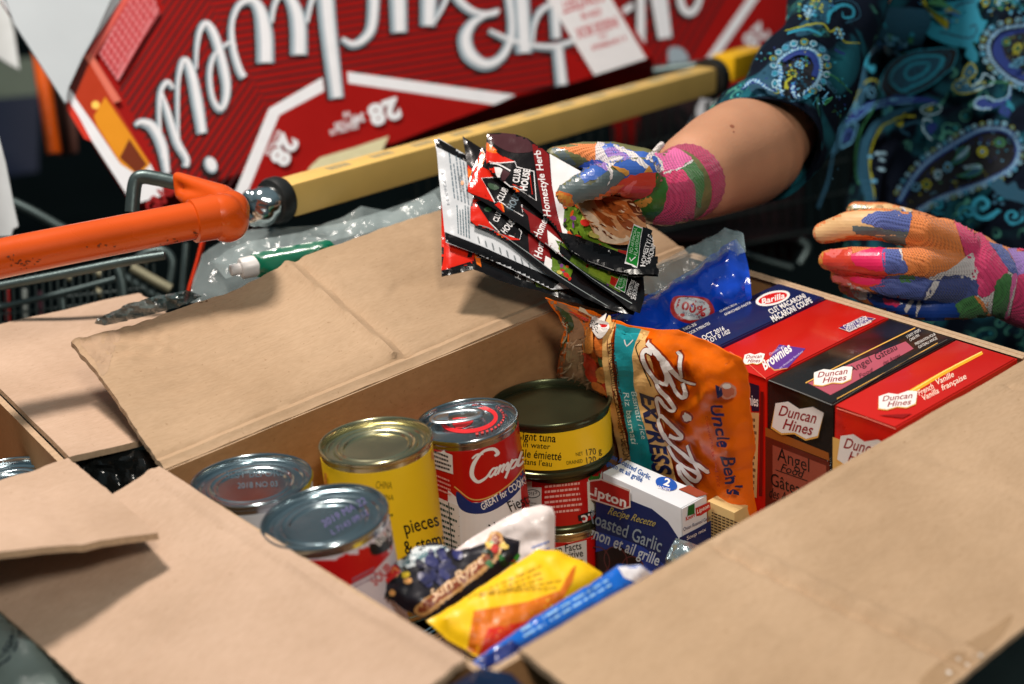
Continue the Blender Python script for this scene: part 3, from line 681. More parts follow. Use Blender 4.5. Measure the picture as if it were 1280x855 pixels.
p.poly([(951, 489), (955, 490), (953, 620), (949, 620)], ink(110, 16, 12)); p.build('front_print', t)

t = carton('black angel food cake mix box, middle of the three mix boxes', 0.0532, 0.1060, -0.0005, [GLOSSK])
p = Print(surf_plane((0, 0, 0.0002), (0, 0, 1)))
p.poly([(1010, 479), (1036, 466), (1132, 427), (1142, 436), (1055, 485), (1038, 494)], PINK)
p.stroke([(1007, 479), (1075, 444), (1144, 410)], 1.4, GOLD, 0); p.stroke([(1046, 499), (1110, 464), (1172, 429)], 0.9, GOLD, 0)
p.text('Angel', [(1060, 459), (1086, 446), (1090, 453), (1064, 467)], BLK); p.text('Gâteau', [(1092, 443), (1118, 430), (1122, 437), (1096, 451)], BLK)
p.text('Food', [(1072, 469), (1090, 460), (1092, 464), (1075, 473)], ink(70, 20, 30), 0, 0.3); p.text('des Anges', [(1102, 453), (1124, 442), (1126, 446), (1105, 457)], ink(70, 20, 30), 0, 0.3)
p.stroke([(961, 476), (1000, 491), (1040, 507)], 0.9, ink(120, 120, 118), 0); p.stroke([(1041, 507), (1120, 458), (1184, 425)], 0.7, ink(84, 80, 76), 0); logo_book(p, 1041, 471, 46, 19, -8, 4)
p.text('2 EASY STEPS', [(1132, 421), (1149, 412), (1151, 415), (1134, 424)], OFFW, 0.0); p.text('CAKE MIX', [(1136, 425), (1148, 418), (1150, 421), (1138, 428)], OFFW)
p.text('PREPARATION POUR', [(1143, 430), (1168, 417), (1170, 420), (1145, 433)], OFFW, 0.0); p.text('GATEAU ANGE', [(1147, 434), (1170, 422), (1172, 425), (1149, 437)], OFFW)
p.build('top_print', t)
p = Print(surf_plane((XF - 0.0001, 0, 0), (1, 0, 0)))
p.poly([(957, 534), (1036, 566), (1037, 576), (957, 545)], ink(150, 84, 30)); p.poly([(957, 545), (1037, 577), (1038, 610), (1036, 660), (957, 640)], ink(96, 32, 18))
p.poly([(966, 556), (1033, 582), (1033, 640), (966, 624)], ink(150, 74, 56))
p.text('Angel', [(972, 558), (1012, 573), (1012, 590), (972, 575)], BLK, 0.0); p.text('Food', [(976, 578), (1006, 588), (1006, 598), (976, 588)], BLK, 0.005, 0.35)
p.stroke([(970, 587), (1010, 601)], 0.9, BLK, 0); p.text('Gâteau', [(964, 590), (1008, 606), (1008, 622), (964, 606)], BLK, 0.0); p.text('des Anges', [(962, 608), (1000, 620), (1000, 632), (962, 621)], BLK, 0.0, 0.35)
logo_book(p, 997, 525, 58, 38, 12, 0); p.build('front_print', t)

t = carton('red French vanilla cake mix box, rightmost mix box beside the near flap', 0.0062, 0.0524, -0.001, [GLOSSR])
p = Print(surf_plane((0, 0, -0.0003), (0, 0, 1)))
p.stroke([(1132, 494), (1180, 466), (1228, 441)], [6, 5, 4], ink(244, 170, 40), 3); p.stroke([(1134, 492), (1180, 464.5), (1227, 440)], 1.2, ink(252, 220, 120), 3)
for i, (s, q) in enumerate((('French', (1157, 487)), ('Vanilla', (1163, 493)), ('Vanille', (1181, 473)), ('française', (1192, 478)))): p.text(s, tq(q[0], q[1], -27, (21, 22, 24, 34)[i], 7), ink(250, 220, 200), 0.01, 0.2)
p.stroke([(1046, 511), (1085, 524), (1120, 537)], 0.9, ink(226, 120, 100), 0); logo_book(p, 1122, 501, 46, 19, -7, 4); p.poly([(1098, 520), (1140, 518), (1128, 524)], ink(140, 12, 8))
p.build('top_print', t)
p = Print(surf_plane((XF - 0.0001, 0, 0), (1, 0, 0)))
p.poly([(1041, 546), (1060, 553), (1060, 600), (1041, 600)], ink(226, 180, 100)); logo_book(p, 1078, 566, 58, 38, 12, 0); p.build('front_print', t)

t = carton('navy cut macaroni pasta box with a red oval logo, behind the red brownie box', 0.1612, 0.2030, 0.0015, [GLOSSN], None, 0.337, 0.4600)
t.name = 'pasta_box'
p = Print(surf_plane((0, 0, 0.0022), (0, 0, 1)))
p.disc(966, 373, 22, 8.5, WHT, -14); p.disc(966, 373, 18.5, 6.2, RED, -14); p.text('Barilla', tq(966, 373.5, -16, 30, 7), WHT, 0.02, 0.2)
p.text('CUT MACARONI', [(959, 388), (1004, 367), (1008, 372), (964, 393)], WHT, 0.02); p.text('MACARONI COUPE', [(962, 396), (1012, 372), (1016, 378), (967, 403)], WHT, 0.02)
p.text('CLASSIC BLUE BOX', [(899, 389), (929, 375), (930, 377), (900, 391)], WHT); p.text('ENRICHED PASTA', [(905, 393), (938, 377), (939, 380), (907, 395)], WHT)
p.text('NO-35', [(853, 411), (869, 404), (871, 407), (856, 414)], WHT, 0.01); p.text('COOK 9 MINUTES', [(858, 417), (886, 403), (888, 406), (861, 420)], WHT)
p.text('OCT 2016', [(876, 421), (904, 408), (906, 413), (880, 426)], WHT, 0.01); p.text('LOT 0 1/02', [(884, 425), (911, 412), (913, 417), (887, 430)], WHT, 0.01); p.build('top_print', t)

# ------------------------------------------------------------------ onion soup mix box and a small snack box
XL = 0.275; K = OX(851, 635, XL); K.x = XL
t = thing('soup_mix_box', (XL + 0.012, K.y + 0.035, K.z - 0.10), 'white and navy onion roasted garlic soup mix box beside the stacked cans', 'box')
LIPW = mat('white_carton', C3(214, 220, 226), 0.42, 0, 40, 0.05, 40, 0.2, bdist=0.002)
boxobj('carton', (XL, K.y, K.z - 0.098), (0.0245, 0, 0), (0, 0.073, 0), (0, 0, 0.098), [LIPW], t, 0.0008)
boxobj('glue_flap', (XL + 0.0005, K.y - 0.0009, K.z - 0.030), (0.0235, 0, 0), (0, 0.0008, 0), (0, 0, 0.0295), [LIPW], t, 0.0002)
zt = K.z + 0.0002
p = Print(surf_plane((0, 0, zt), (0, 0, 1)))
p.text('Onion Roasted Garlic', [(757, 562), (814, 594), (812, 600), (754, 568)], ink(30, 80, 150), 0.015, 0.15); p.text('Oignon et ail grillé', [(753, 572), (804, 597), (802, 603), (752, 578)], ink(30, 80, 150), 0.015, 0.15)
p.disc(833, 605, 14, 8, ink(24, 80, 170), 18); p.text('2', tq(834, 603, 18, 8, 9), WHT, 0.03); p.text('SACHETS', tq(830, 611, 16, 16, 3.5), WHT, 0.02)
p.poly([(848, 612), (862, 607), (885, 618), (871, 622)], ink(140, 60, 36)); p.build('top_print', t)
p = Print(surf_plane((XL - 0.0001, 0, 0), (1, 0, 0)))
NV = ink(24, 40, 96)
p.poly([(745, 624), (765, 622), (790, 626), (815, 636), (835, 652), (848, 672), (849, 740), (745, 740)], NV)
p.poly([(745, 664), (775, 672), (805, 684), (838, 712), (840, 740), (745, 740)], ink(34, 62, 150), 0); p.poly([(745, 690), (775, 682), (800, 700), (825, 740), (745, 740)], ink(26, 14, 16))
for a in ((748, 700), (770, 700), (792, 712)): p.stroke(ell(a[0], a[1], 14, 17, -20), 1.6, ink(96, 50, 50), 1)
p.poly([(738, 600), (752, 598), (788, 612), (789, 634), (778, 637), (738, 624)], ink(220, 200, 190)); p.poly([(738, 602), (752, 600), (787, 614), (787, 632), (778, 635), (738, 622)], ink(168, 34, 28))
p.text('Lipton', [(735, 605), (784, 622), (783, 634), (734, 616)], WHT, 0.03)
p.text('Recipe Recette', [(763, 633), (822, 650), (819, 658), (760, 642)], ink(170, 160, 90), 0.01, 0.3)
GL = ink(140, 158, 170)
p.text('Roasted Garlic', [(738, 636), (830, 674), (826, 690), (735, 651)], GL, 0.012); p.text('Oignon et ail grille', [(726, 650), (828, 694), (823, 707), (722, 664)], ink(190, 205, 215), 0.016)
p.build('front_print', t)
p = Print(surf_plane((0, K.y - 0.0010, 0), (0, 1, 0)))
p.poly([(849, 672), (872, 660), (889, 650), (891, 668), (878, 690), (849, 690)], NV, 0); p.poly([(860, 633), (868, 629), (868, 642), (859, 645)], ink(20, 100, 40)); p.text('Knorr', [(857, 646), (869, 640), (869, 645), (857, 651)], ink(190, 40, 30), 0.03)
p.poly([(869, 635), (887, 627), (888, 636), (876, 644), (870, 645)], ink(190, 34, 34)); p.text('Lipton', [(871, 637), (886, 629), (886, 634), (871, 642)], WHT, 0.02)
p.text('Onion Roasted Garlic', [(854, 659), (888, 644), (888, 648), (854, 664)], NV, 0.0); p.text('Soup mix', [(858, 670), (882, 659), (882, 663), (858, 675)], WHT); p.build('end_print', t)
t = thing('snack_box', (0.318, 0.085, K.z - 0.10), 'small tan box with dark grid print, just right of the soup mix box end', 'box')
boxobj('carton', (0.3025, K.y - 0.022, K.z - 0.105), (0.020, 0, 0), (0, 0.024, 0), (0, 0, 0.098), [mat('tan_carton', C3(206, 178, 120), 0.5, 0, 60, 0.1)], t, 0.0008)
p = Print(surf_plane((0.3024, 0, 0), (1, 0, 0)))
p.hatch([(890, 640), (930, 655), (925, 690), (888, 680)], 22, 3.4, 1.5, ink(60, 40, 20)); p.hatch([(890, 640), (930, 655), (925, 690), (888, 680)], 90, 5, 0.9, ink(206, 178, 120)); p.build('front_print', t)

# ------------------------------------------------------------------ orange rice pouch
pp0 = Vector((0.3095, 0.10, -0.03)); pn = Vector((-1, 0.07, -0.15)).normalized()
def ppf(x, y):                                          # the film curls forward at its free upper corner
    s = max(0, min(1, (745 - x) / 60)) * max(0, min(1, (478 - y) / 50)); return OP(x, y, pp0 - Vector((0.030 * s, 0, 0)), pn)
t = thing('rice_pouch', (0.312, 0.19, -0.19), 'orange ready rice pouch with large white script lettering, in the middle of the box', 'pouch')
poly = [(682, 372), (694, 375), (720, 384), (743, 393), (770, 401), (796, 408), (820, 412), (848, 412), (876, 422), (905, 435), (926, 449), (933, 470), (936, 498), (941, 522), (944, 557), (940, 585), (943, 617), (946, 640), (936, 690), (900, 760), (800, 760), (700, 700), (697, 560), (693, 500), (696, 462), (701, 428), (708, 410), (701, 393)]
ORG = mat('glossy_orange_film', C3(246, 112, 10), 0.30, 0, 30, 0.14, 30, 0.45, coat=0.15, bdist=0.004)
pouch = pillow('pouch', poly, ppf, lambda x, y: pn, [ORG], t, 4.5, 0.009, 0.0005, 34, 0.0030, 34, 0.35, 3.0)
p = Print(surf_bvh(pouch), 4, 2.4e-4, 3.5e-5)
FOOD = [mat('rice_photo_%d' % i, C3(*c), 0.35, 0, 240, 0.35, coat=0.4) for i, c in enumerate(((158, 120, 90), (222, 116, 44), (196, 44, 16), (226, 140, 60), (150, 100, 80), (50, 70, 34)))]
p.poly([(684, 373), (694, 376), (743, 394), (762, 399), (757, 430), (760, 470), (770, 530), (785, 620), (790, 690), (702, 690), (698, 560), (694, 500), (697, 462), (702, 428), (709, 410), (702, 393)], FOOD[0])
def c3_(L): return [(680 + x / 6.336, 365 + y / 6.336) for x, y in L]
p.poly(c3_([(180, 110), (300, 160), (420, 200), (560, 200), (540, 400), (560, 600), (600, 850), (480, 850), (380, 700), (330, 560), (300, 430), (320, 300), (250, 180)]), FOOD[1], 3)
rnd = random.Random(5); RG = c3_([(110, 470), (200, 380), (240, 240), (300, 280), (310, 420), (330, 560), (380, 700), (500, 900), (110, 900), (90, 660)])
for k in range(130):                                    # long grains of rice
    x = rnd.uniform(696, 762); y = rnd.uniform(400, 500)
    if inpoly(x, y, RG): a_ = rnd.uniform(-0.9, 0.9) - 0.7; l_ = rnd.uniform(3, 6); p.stroke([(x - l_ * math.cos(a_), y - l_ * math.sin(a_)), (x, y + 0.6), (x + l_ * math.cos(a_), y + l_ * math.sin(a_))], [0.6, 1.8, 0.6], rnd.choice([ink(206, 170, 136), ink(226, 198, 170), ink(176, 138, 104), ink(150, 108, 78)]), 2)
for L, c in (([(320, 290), (400, 290), (410, 380), (400, 465), (310, 460), (330, 380)], 3), ([(310, 480), (360, 470), (440, 560), (420, 620), (350, 600)], 2), ([(440, 340), (520, 400), (540, 480), (460, 500), (420, 420)], 1), ([(450, 500), (520, 575), (470, 580)], 5), ([(440, 600), (540, 590), (560, 680), (500, 720), (430, 680)], 3), ([(350, 610), (430, 620), (440, 700), (380, 690)], 2), ([(480, 720), (580, 740), (600, 840), (520, 820)], 2), ([(400, 700), (470, 720), (520, 800), (420, 760)], 1), ([(330, 300), (350, 300), (350, 440), (335, 440)], 0), ([(180, 130), (300, 180), (350, 210), (330, 220), (250, 180)], 2), ([(80, 90), (180, 150), (225, 250), (200, 320), (160, 440), (120, 470), (170, 350), (190, 260), (150, 180)], 5)):
    p.poly(c3_(L), FOOD[c], 3)
p.stroke(c3_([(15, 60), (40, 48), (180, 95), (300, 140), (400, 190), (430, 185)]), 1.6, ink(206, 190, 160), 3); p.stroke(c3_([(20, 80), (120, 190), (180, 260), (170, 340), (120, 440), (110, 640)]), 1.6, ink(190, 176, 150), 4)
def sc_(L, ox, oy, k): return [(ox + x / k, oy + y / k) for x, y in L]
CRM = ink(238, 190, 120); TEAL = ink(22, 150, 160)
p.poly([(762, 399), (775, 404), (768, 425), (770, 460), (778, 510), (792, 570), (804, 640), (790, 640), (777, 560), (764, 500), (757, 450), (757, 420)], CRM)
p.poly([(775, 405), (806, 411), (799, 428), (795, 445), (797, 480), (806, 520), (818, 560), (832, 620), (838, 650), (806, 640), (792, 570), (789, 540), (778, 490), (772, 440)], TEAL)
p.poly([(806, 411), (817, 414), (811, 428), (820, 452), (830, 500), (840, 560), (856, 620), (866, 660), (838, 650), (832, 620), (818, 560), (806, 520), (797, 480), (795, 445), (799, 428)], CRM)
p.text('NO PRESERVATIVES - SANS AGENT DE CONSERVATION', [(772, 428), (798, 610), (790, 612), (763, 430)], ink(60, 30, 20), 0.004)
p.text('90 sec', tq(800, 440, 100, 40, 5), WHT) if False else None
p.stroke([(785, 424), (788, 432), (796, 424)], 1.6, WHT, 2); p.text('Riz basmati', tq(792, 520, 80, 66, 8), ink(220, 240, 236), 0.0, 0.2); p.text('Basmati rice', tq(803, 516, 78, 60, 7), ink(220, 240, 236), 0.0, 0.2)
p.text('EXPRESS', [(824, 490), (844, 590), (822, 592), (805, 488)], ink(20, 34, 84), 0.035, 0.25)
p.stroke([(808, 424), (800, 434), (808, 455), (818, 480)], 1.4, BLK, 4)
DBR = ink(150, 46, 10)
def q1(L): return sc_(L, 795, 405, 6.106)
def q2(L): return sc_(L, 790, 520, 6.106)
BIS = [(q1([(120, 150), (170, 200), (240, 270), (320, 350), (400, 420), (490, 440)]), [5, 6, 6.5, 6, 4.5, 2]), (q1([(160, 215), (110, 205), (85, 240), (110, 310), (165, 390), (230, 440), (262, 430), (262, 370), (235, 300), (215, 240)]), 5), (q1([(350, 200), (375, 240), (368, 310), (385, 390)]), [3.5, 5, 5, 4]), (q1([(240, 290), (300, 430), (350, 520), (390, 540), (412, 510), (395, 440)]), 5),
       (q1([(165, 400), (210, 480), (265, 540), (320, 610), (322, 645), (290, 640), (240, 590), (205, 545), (190, 560), (205, 640), (215, 690)]), [3, 5, 5.5, 5, 4, 4, 4, 4, 4, 4, 3]),
       (q1([(215, 700), (225, 680), (290, 740), (370, 820), (380, 850), (350, 855), (280, 830)]), [4, 4, 5, 5.5, 5, 4, 4]), (q1([(205, 700), (215, 770), (255, 850)]), 4),
       (q2([(240, 30), (270, 110), (330, 190), (420, 270), (500, 330), (590, 390), (615, 388)]), [4, 4, 4, 4.5, 5, 5, 4]), (q2([(450, 195), (475, 260), (510, 340), (545, 410)]), [4, 4, 3.5, 2.5]), (q2([(310, 210), (350, 290), (420, 360), (500, 400), (540, 420), (535, 455), (510, 468), (450, 430), (400, 370), (385, 375), (410, 440), (470, 500), (540, 570), (600, 610)]), [4, 3.5, 3.5, 4, 5, 5, 5, 5, 4, 4, 4, 5, 4, 2]), (q2([(430, 530), (450, 515), (480, 540), (470, 560), (435, 545)]), 4)]
for pts, w_ in BIS: p.stroke(pts, grow(w_, 3.2), DBR, 5)
p.disc(863, 518, 8, 7.5, DBR, 30)
for pts, w_ in BIS: p.stroke(pts, w_, WHT, 5)
p.disc(864, 518, 5.6, 5, WHT, 30)
p.text("Uncle Ben's", [(906, 500), (930, 612), (915, 618), (893, 503)], ink(24, 34, 90), 0.022, 0.25)
p.disc(911, 484, 9, 9.5, ink(210, 150, 130)); p.disc(911, 484, 6.5, 7, ink(196, 110, 84)); p.poly([(899, 478), (905, 481), (906, 488), (900, 492)], ink(24, 40, 90)); p.disc(911, 479, 5, 3, ink(235, 225, 220))
p.text('Converted brand rice', tq(897, 560, 80, 90, 3.5), ink(200, 60, 10))
p.poly([(744, 396), (766, 402), (764, 414), (754, 422), (744, 410)], OFFW, 3); p.disc(760, 408, 7, 5.5, WHT, 20); p.disc(760, 408, 5, 4, RED, 20); p.lines(5, [(742, 398), (754, 402), (754, 418), (744, 412)], ink(90, 90, 90), 0.5, 3)
p.stroke([(775, 402), (766, 425), (768, 455), (776, 505), (790, 560)], 1.0, ink(120, 60, 30), 4)
p.build('label_print', t)

# ------------------------------------------------------------------ blue pasta bag
bp0 = Vector((0.385, 0.235, -0.01)); bn = Vector((-0.62, -0.30, 0.72)).normalized()
def bpf(x, y): return OP(x, y, bp0, bn)
t = thing('pasta_bag', (0.40, 0.25, -0.19), 'crinkled blue plastic pasta bag with a round 100% seal, behind the orange pouch', 'bag')
BLUEF = mat('glossy_blue_film', C3(12, 66, 190), 0.13, 0, 20, 0.25, 26, 0.8, coat=0.9, bdist=0.005)
poly = [(735, 396), (772, 392), (800, 376), (822, 362), (850, 348), (880, 325), (905, 309), (921, 300), (930, 312), (938, 345), (940, 372), (915, 392), (860, 420), (870, 470), (760, 460), (725, 430)]
bag = pillow('bag', poly, bpf, lambda x, y: bn, [BLUEF], t, 6, 0.012, 0.0006, 30, 0.0045, 26, 0.6, 11.0)
poly = [(802, 344), (818, 352), (850, 338), (880, 318), (905, 303), (922, 296), (932, 306), (926, 292), (905, 292), (880, 306), (850, 322)]
CLR2 = mat('clear_crinkled_film', (0.45, 0.62, 0.66, 1), 0.10, 0, 30, 0.1, 60, 0.9, alpha=0.24, bdist=0.004, spec=0.9)
p2 = pillow('clear_top', [(790, 368), (812, 340), (850, 318), (880, 303), (908, 290), (921, 290), (931, 296), (934, 318), (900, 330), (860, 352), (822, 372)], lambda x, y: bpf(x, y) + bn * 0.004, lambda x, y: bn, [CLR2], t, 7, 0.004, 0.0004, 14, 0.004, 12, 0.6, 21)
p = Print(surf_bvh(bag), 3.5, 3e-4)
p.poly([(840, 375), (848, 370), (880, 372), (890, 380), (893, 392), (885, 400), (862, 404), (845, 398), (838, 388)], ink(186, 40, 40), 4); p.poly([(845, 376), (852, 372), (876, 374), (886, 382), (887, 391), (880, 397), (862, 400), (849, 395), (843, 386)], ink(206, 210, 214), 4)
p.text('100%', [(848, 374), (884, 386), (881, 396), (845, 384)], ink(190, 30, 40), 0.03); p.text('CANADIAN WHEAT', tq(869, 376, 18, 26, 4), ink(60, 70, 110)); p.text('BLE CANADIEN', tq(866, 394, 12, 26, 4), ink(60, 70, 110)); p.disc(853, 394, 3, 2.4, RED)
p.build('label_print', t)

# ------------------------------------------------------------------ packets lying at the near corner
def packet_flat(name, label, poly, p0, n, m, puff=0.007, cat='packet', margin=16, wr=0.0015, seed=1.0, step=5, group=None):
    p0 = Vector(p0); n = Vector(n).normalized(); f = lambda x, y: OP(x, y, p0, n)
    cx = sum(q[0] for q in poly) / len(poly); cy = sum(q[1] for q in poly) / len(poly)
    t = thing(name, f(cx, cy) - Vector((0, 0, puff)), label, cat, group)
    b = pillow('wrapper', poly, f, lambda x, y: n, [m], t, step, puff, 0.0006, margin, wr, 19, 0.6, seed)
    return t, b
FW = mat('white_packet_film', C3(226, 214, 210), 0.38, 0, 40, 0.06, 24, 0.3, coat=0.2, bdist=0.003)
t, b = packet_flat('snack_packet', 'plain white snack packet standing in front of the soup cans', [(552, 700), (590, 672), (630, 648), (655, 636), (676, 631), (690, 634), (694, 645), (693, 705), (694, 760), (600, 800), (545, 770)], (0.14, 0.11, -0.03), (-0.55, -0.6, 0.5), FW, 0.006, seed=4)
p = Print(surf_bvh(b), 3.5, 2.5e-4); p.lines(4, [(664, 682), (692, 672), (692, 706), (664, 716)], ink(90, 120, 190), 0.3, 4); p.poly([(655, 718), (680, 705), (690, 712), (668, 730)], ink(180, 50, 40), 3); p.build('label_print', t)
FD = mat('dark_snack_film', C3(26, 22, 30), 0.36, 0, 40, 0.3, 30, 0.4, coat=0.15, bdist=0.004)
t, b = packet_flat('fruit_snack_packet', 'dark fruit snack packet with blueberries and a brown banner, near the front corner', [(476, 728), (492, 706), (520, 684), (545, 678), (572, 690), (606, 680), (618, 664), (632, 672), (650, 676), (648, 700), (600, 735), (556, 768), (536, 775), (505, 762), (482, 745)], (0.075, 0.12, -0.03), (-0.35, -0.45, 0.8), FD, 0.005, seed=6)
p = Print(surf_bvh(b), 3.5, 2.5e-4)
p.poly([(494, 704), (520, 684), (556, 682), (562, 688), (530, 704), (504, 712)], ink(206, 214, 216))
for k in range(12): x = 500 + k * 4.2; p.stroke([(x, 710 - k * 1.8), (x + 12, 694 - k * 0.9)], 1.2, ink(50, 110, 120), 0)
BB = [ink(30, 34, 80), ink(46, 50, 104), ink(24, 22, 50)]
rnd = random.Random(3)
for k in range(26): p.disc(rnd.uniform(524, 574), rnd.uniform(692, 730), rnd.uniform(5, 9), rnd.uniform(4, 7), rnd.choice(BB), rnd.uniform(0, 90), 12)
for k in range(7): p.disc(rnd.uniform(486, 515), rnd.uniform(712, 748), rnd.uniform(3, 6), rnd.uniform(3, 6), rnd.choice([ink(220, 190, 40), ink(220, 160, 90), ink(30, 30, 20)]), 0, 10)
p.poly([(480, 720), (496, 708), (502, 716), (486, 730)], ink(190, 30, 26))
p.poly([(520, 758), (548, 738), (590, 706), (606, 692), (616, 668), (627, 674), (628, 690), (608, 712), (566, 744), (532, 768)], ink(200, 150, 90), 4); p.poly([(524, 757), (550, 739), (592, 708), (609, 694), (618, 672), (625, 676), (625, 689), (606, 708), (566, 740), (532, 763)], ink(130, 62, 34), 4)
p.text("Sun-Rype", [(534, 742), (602, 694), (606, 704), (542, 754)], ink(226, 190, 150), 0.02, 0.2)
for k in range(16): p.disc(rnd.uniform(606, 648), rnd.uniform(684, 706), rnd.uniform(3, 6), rnd.uniform(2, 5), rnd.choice([ink(30, 110, 40), ink(60, 150, 50), ink(16, 40, 16), ink(190, 40, 30), ink(226, 190, 90)]), rnd.uniform(0, 90), 9)
p.build('label_print', t)
FY = mat('yellow_packet_film', C3(244, 196, 10), 0.48, 0, 40, 0.06, 22, 0.25, coat=0.08, bdist=0.003)
t, b = packet_flat('yellow_packet', 'bright yellow packet with an orange and red chevron, in the near corner', [(533, 776), (560, 762), (600, 735), (640, 708), (672, 688), (700, 690), (730, 703), (753, 716), (748, 730), (700, 765), (660, 795), (625, 822), (596, 822), (560, 800)], (0.09, 0.07, -0.028), (-0.18, -0.42, 0.9), FY, 0.0065, seed=8, margin=22)
p = Print(surf_bvh(b), 3.5, 2.5e-4)
ORC = ink(214, 112, 20)
p.poly([(592, 764), (660, 752), (700, 738), (714, 712), (720, 706), (716, 726), (700, 755), (660, 786), (604, 822), (584, 812)], ORC); p.poly([(610, 786), (650, 778), (690, 768), (674, 782), (640, 802), (604, 820), (600, 816)], ink(206, 40, 18))
for k in range(5): p.lines(1, [(606 + k * 12 - 20, 742 - k * 3 + 4 + k), (690 + k * 4, 700 + k * 8), (690 + k * 4, 702.5 + k * 8), (606 + k * 12 - 20, 745 - k * 3 + 4 + k)], ink(180, 140, 20), 0.6, 12 + k)
p.build('label_print', t)
FB = mat('blue_packet_film', C3(20, 100, 200), 0.22, 0, 40, 0.2, 40, 0.7, coat=0.6, bdist=0.003)
t, b = packet_flat('blue_packet', 'narrow blue packet with a white crimped end, tucked along the near flap', [(590, 828), (612, 812), (660, 778), (700, 752), (740, 728), (772, 708), (800, 706), (815, 716), (780, 742), (720, 775), (650, 815), (630, 840), (600, 845)], (0.10, 0.035, -0.026), (-0.1, -0.5, 0.85), FB, 0.0035, seed=9, margin=8)
p = Print(surf_bvh(b), 3.5, 2.5e-4); p.poly([(772, 709), (800, 707), (813, 716), (795, 728), (780, 722)], ink(226, 226, 232)); p.lines(2, [(650, 786), (770, 716), (776, 728), (656, 800)], ink(140, 190, 235), 0.4, 5); p.poly([(596, 826), (640, 800), (650, 808), (612, 838)], ink(20, 40, 110)); p.build('label_print', t)
FF = mat('silver_foil_film', (0.45, 0.55, 0.58, 1), 0.16, 0.8, 40, 0.3, 60, 0.8, bdist=0.003)
packet_flat('foil_packet', 'crumpled silver foil packet under the soup mix box end', [(832, 700), (838, 684), (845, 672), (858, 676), (880, 684), (888, 700), (860, 730), (835, 730)], (0.24, 0.09, -0.085), (-0.6, -0.5, 0.6), FF, 0.006, wr=0.005, seed=12, step=5)
# hidden lower layer that the upper cans stand on
for i, (x, y, zt_) in enumerate(((0.034, 0.250, -0.112), (0.042, 0.168, -0.104), (0.104, 0.212, -0.112), (0.196, 0.234, -0.128))):
    can(('plain tin can under the back silver can', 'plain tin can under the front silver can', 'plain tin can under the yellow mushroom can', 'plain tin can under the soup can')[i], (x, y, zt_), 0.036, zt_ + DEP, PAPER_GREY, M_TIN, M_TIN)
# ------------------------------------------------------------------ far background
def prism(name, poly, d, depth, m, parent=None, step=0):
    """a board or block facing the lens side, traced outline, with real thickness behind it"""
    f = [AT(x, y, d) for x, y in poly]; n = len(f); back = [q + Vector((0.25, 0.75, -0.2)).normalized() * depth for q in f]
    fs = [list(range(n)), [n + i for i in reversed(range(n))]] + [[i, n + i, n + (i + 1) % n, (i + 1) % n] for i in range(n)]
    me = newmesh(name, f + back, fs); b = bmesh.new(); b.from_mesh(me); bmesh.ops.recalc_face_normals(b, faces=b.faces); bmesh.ops.bevel(b, geom=b.edges[:], offset=0.001, segments=1, affect='EDGES'); b.to_mesh(me); b.free()
    return link(name, me, parent, [m])
o = prism('storage_bin', [(-60, 128), (50, 118), (48, 215), (-60, 230)], 3.2, 0.4, mat('navy_plastic', C3(18, 30, 58), 0.5)); tag(o, 'navy blue bin far behind the cart at the left edge', 'bin')
o = prism('storage_crate', [(-60, 78), (62, 70), (56, 122), (-60, 132)], 3.4, 0.4, mat('grey_green_plastic', C3(120, 132, 116), 0.6)); tag(o, 'grey green crate far behind, above the navy bin', 'crate')
o = prism('paper_sheet', [(-12, -10), (6, -10), (18, 40), (25, 88), (10, 80), (-12, 66)], 1.9, 0.004, mat('white_sheet', (0.7, 0.74, 0.74, 1), 0.6)); tag(o, 'blurred white sheet hanging at the top left corner', 'sheet')
o = tube('cart_post', [AT(46, 40, 2.0), AT(56, 110, 2.0), AT(68, 192, 2.0)], 0.0095, mat('orange_plastic', C3(236, 98, 16), 0.28, 0, 40, 0.1, coat=0.5), None, 16, 4); tag(o, 'orange upright post behind the beer carton, upper left', 'post')
o = prism('wooden_block', [(76, 70), (92, 78), (98, 190), (78, 196)], 2.05, 0.05, mat('dark_brown_board', C3(70, 30, 14), 0.6)); tag(o, 'dark brown board beside the orange upright post', 'board')
o = prism('white_board', [(-30, 150), (-2, 168), (8, 205), (19, 262), (24, 284), (17, 287), (15, 296), (-30, 298)], 1.32, 0.10, mat('white_board_paint', (0.60, 0.64, 0.66, 1), 0.5)); tag(o, 'white panelled box edge at the left, above the orange cart handle', 'box')

# ------------------------------------------------------------------ the big red cartons
CX = Vector((1, 0, 0)); CV = Vector((0, math.sin(math.radians(40)), math.cos(math.radians(40)))); CN = Vector((0, -CV.z, CV.y))
CP = AT(165, 258, 1.42)
RCART = mat('red_beer_carton', C3(146, 9, 4), 0.5, 0, 30, 0.08, 20, 0.05, spec=0.25); DKR = ink(58, 6, 6, 0.5); CW1 = ink(222, 224, 228, 0.45); CG1 = ink(150, 166, 176, 0.45); CK1 = ink(34, 12, 12, 0.5)
def big_carton(label, poly, p0, thick):
    f = [OP(x, y, p0, CN) for x, y in poly]; n = len(f); back = [q + Vector((0.62, 0.62, -0.48)).normalized() * thick for q in f]
    c = sum(f, Vector()) / n
    t = thing('beer_carton', c - CN * thick, label, 'carton', 'beer cartons leaning in the cart')
    fs = [list(range(n)), [n + i for i in reversed(range(n))]] + [[i, n + i, n + (i + 1) % n, (i + 1) % n] for i in range(n)]
    me = newmesh('carton', f + back, fs); b = bmesh.new(); b.from_mesh(me); bmesh.ops.recalc_face_normals(b, faces=b.faces); bmesh.ops.bevel(b, geom=b.edges[:], offset=0.002, segments=2, affect='EDGES'); b.to_mesh(me); b.free()
    link('carton', me, t, [RCART]); return t
t = big_carton('large red 28-pack beer carton with white script lettering, lying upside down in the cart', [(165, 258), (818, 72), (690, -120), (60, -120), (-10, -12)], CP, 0.24)
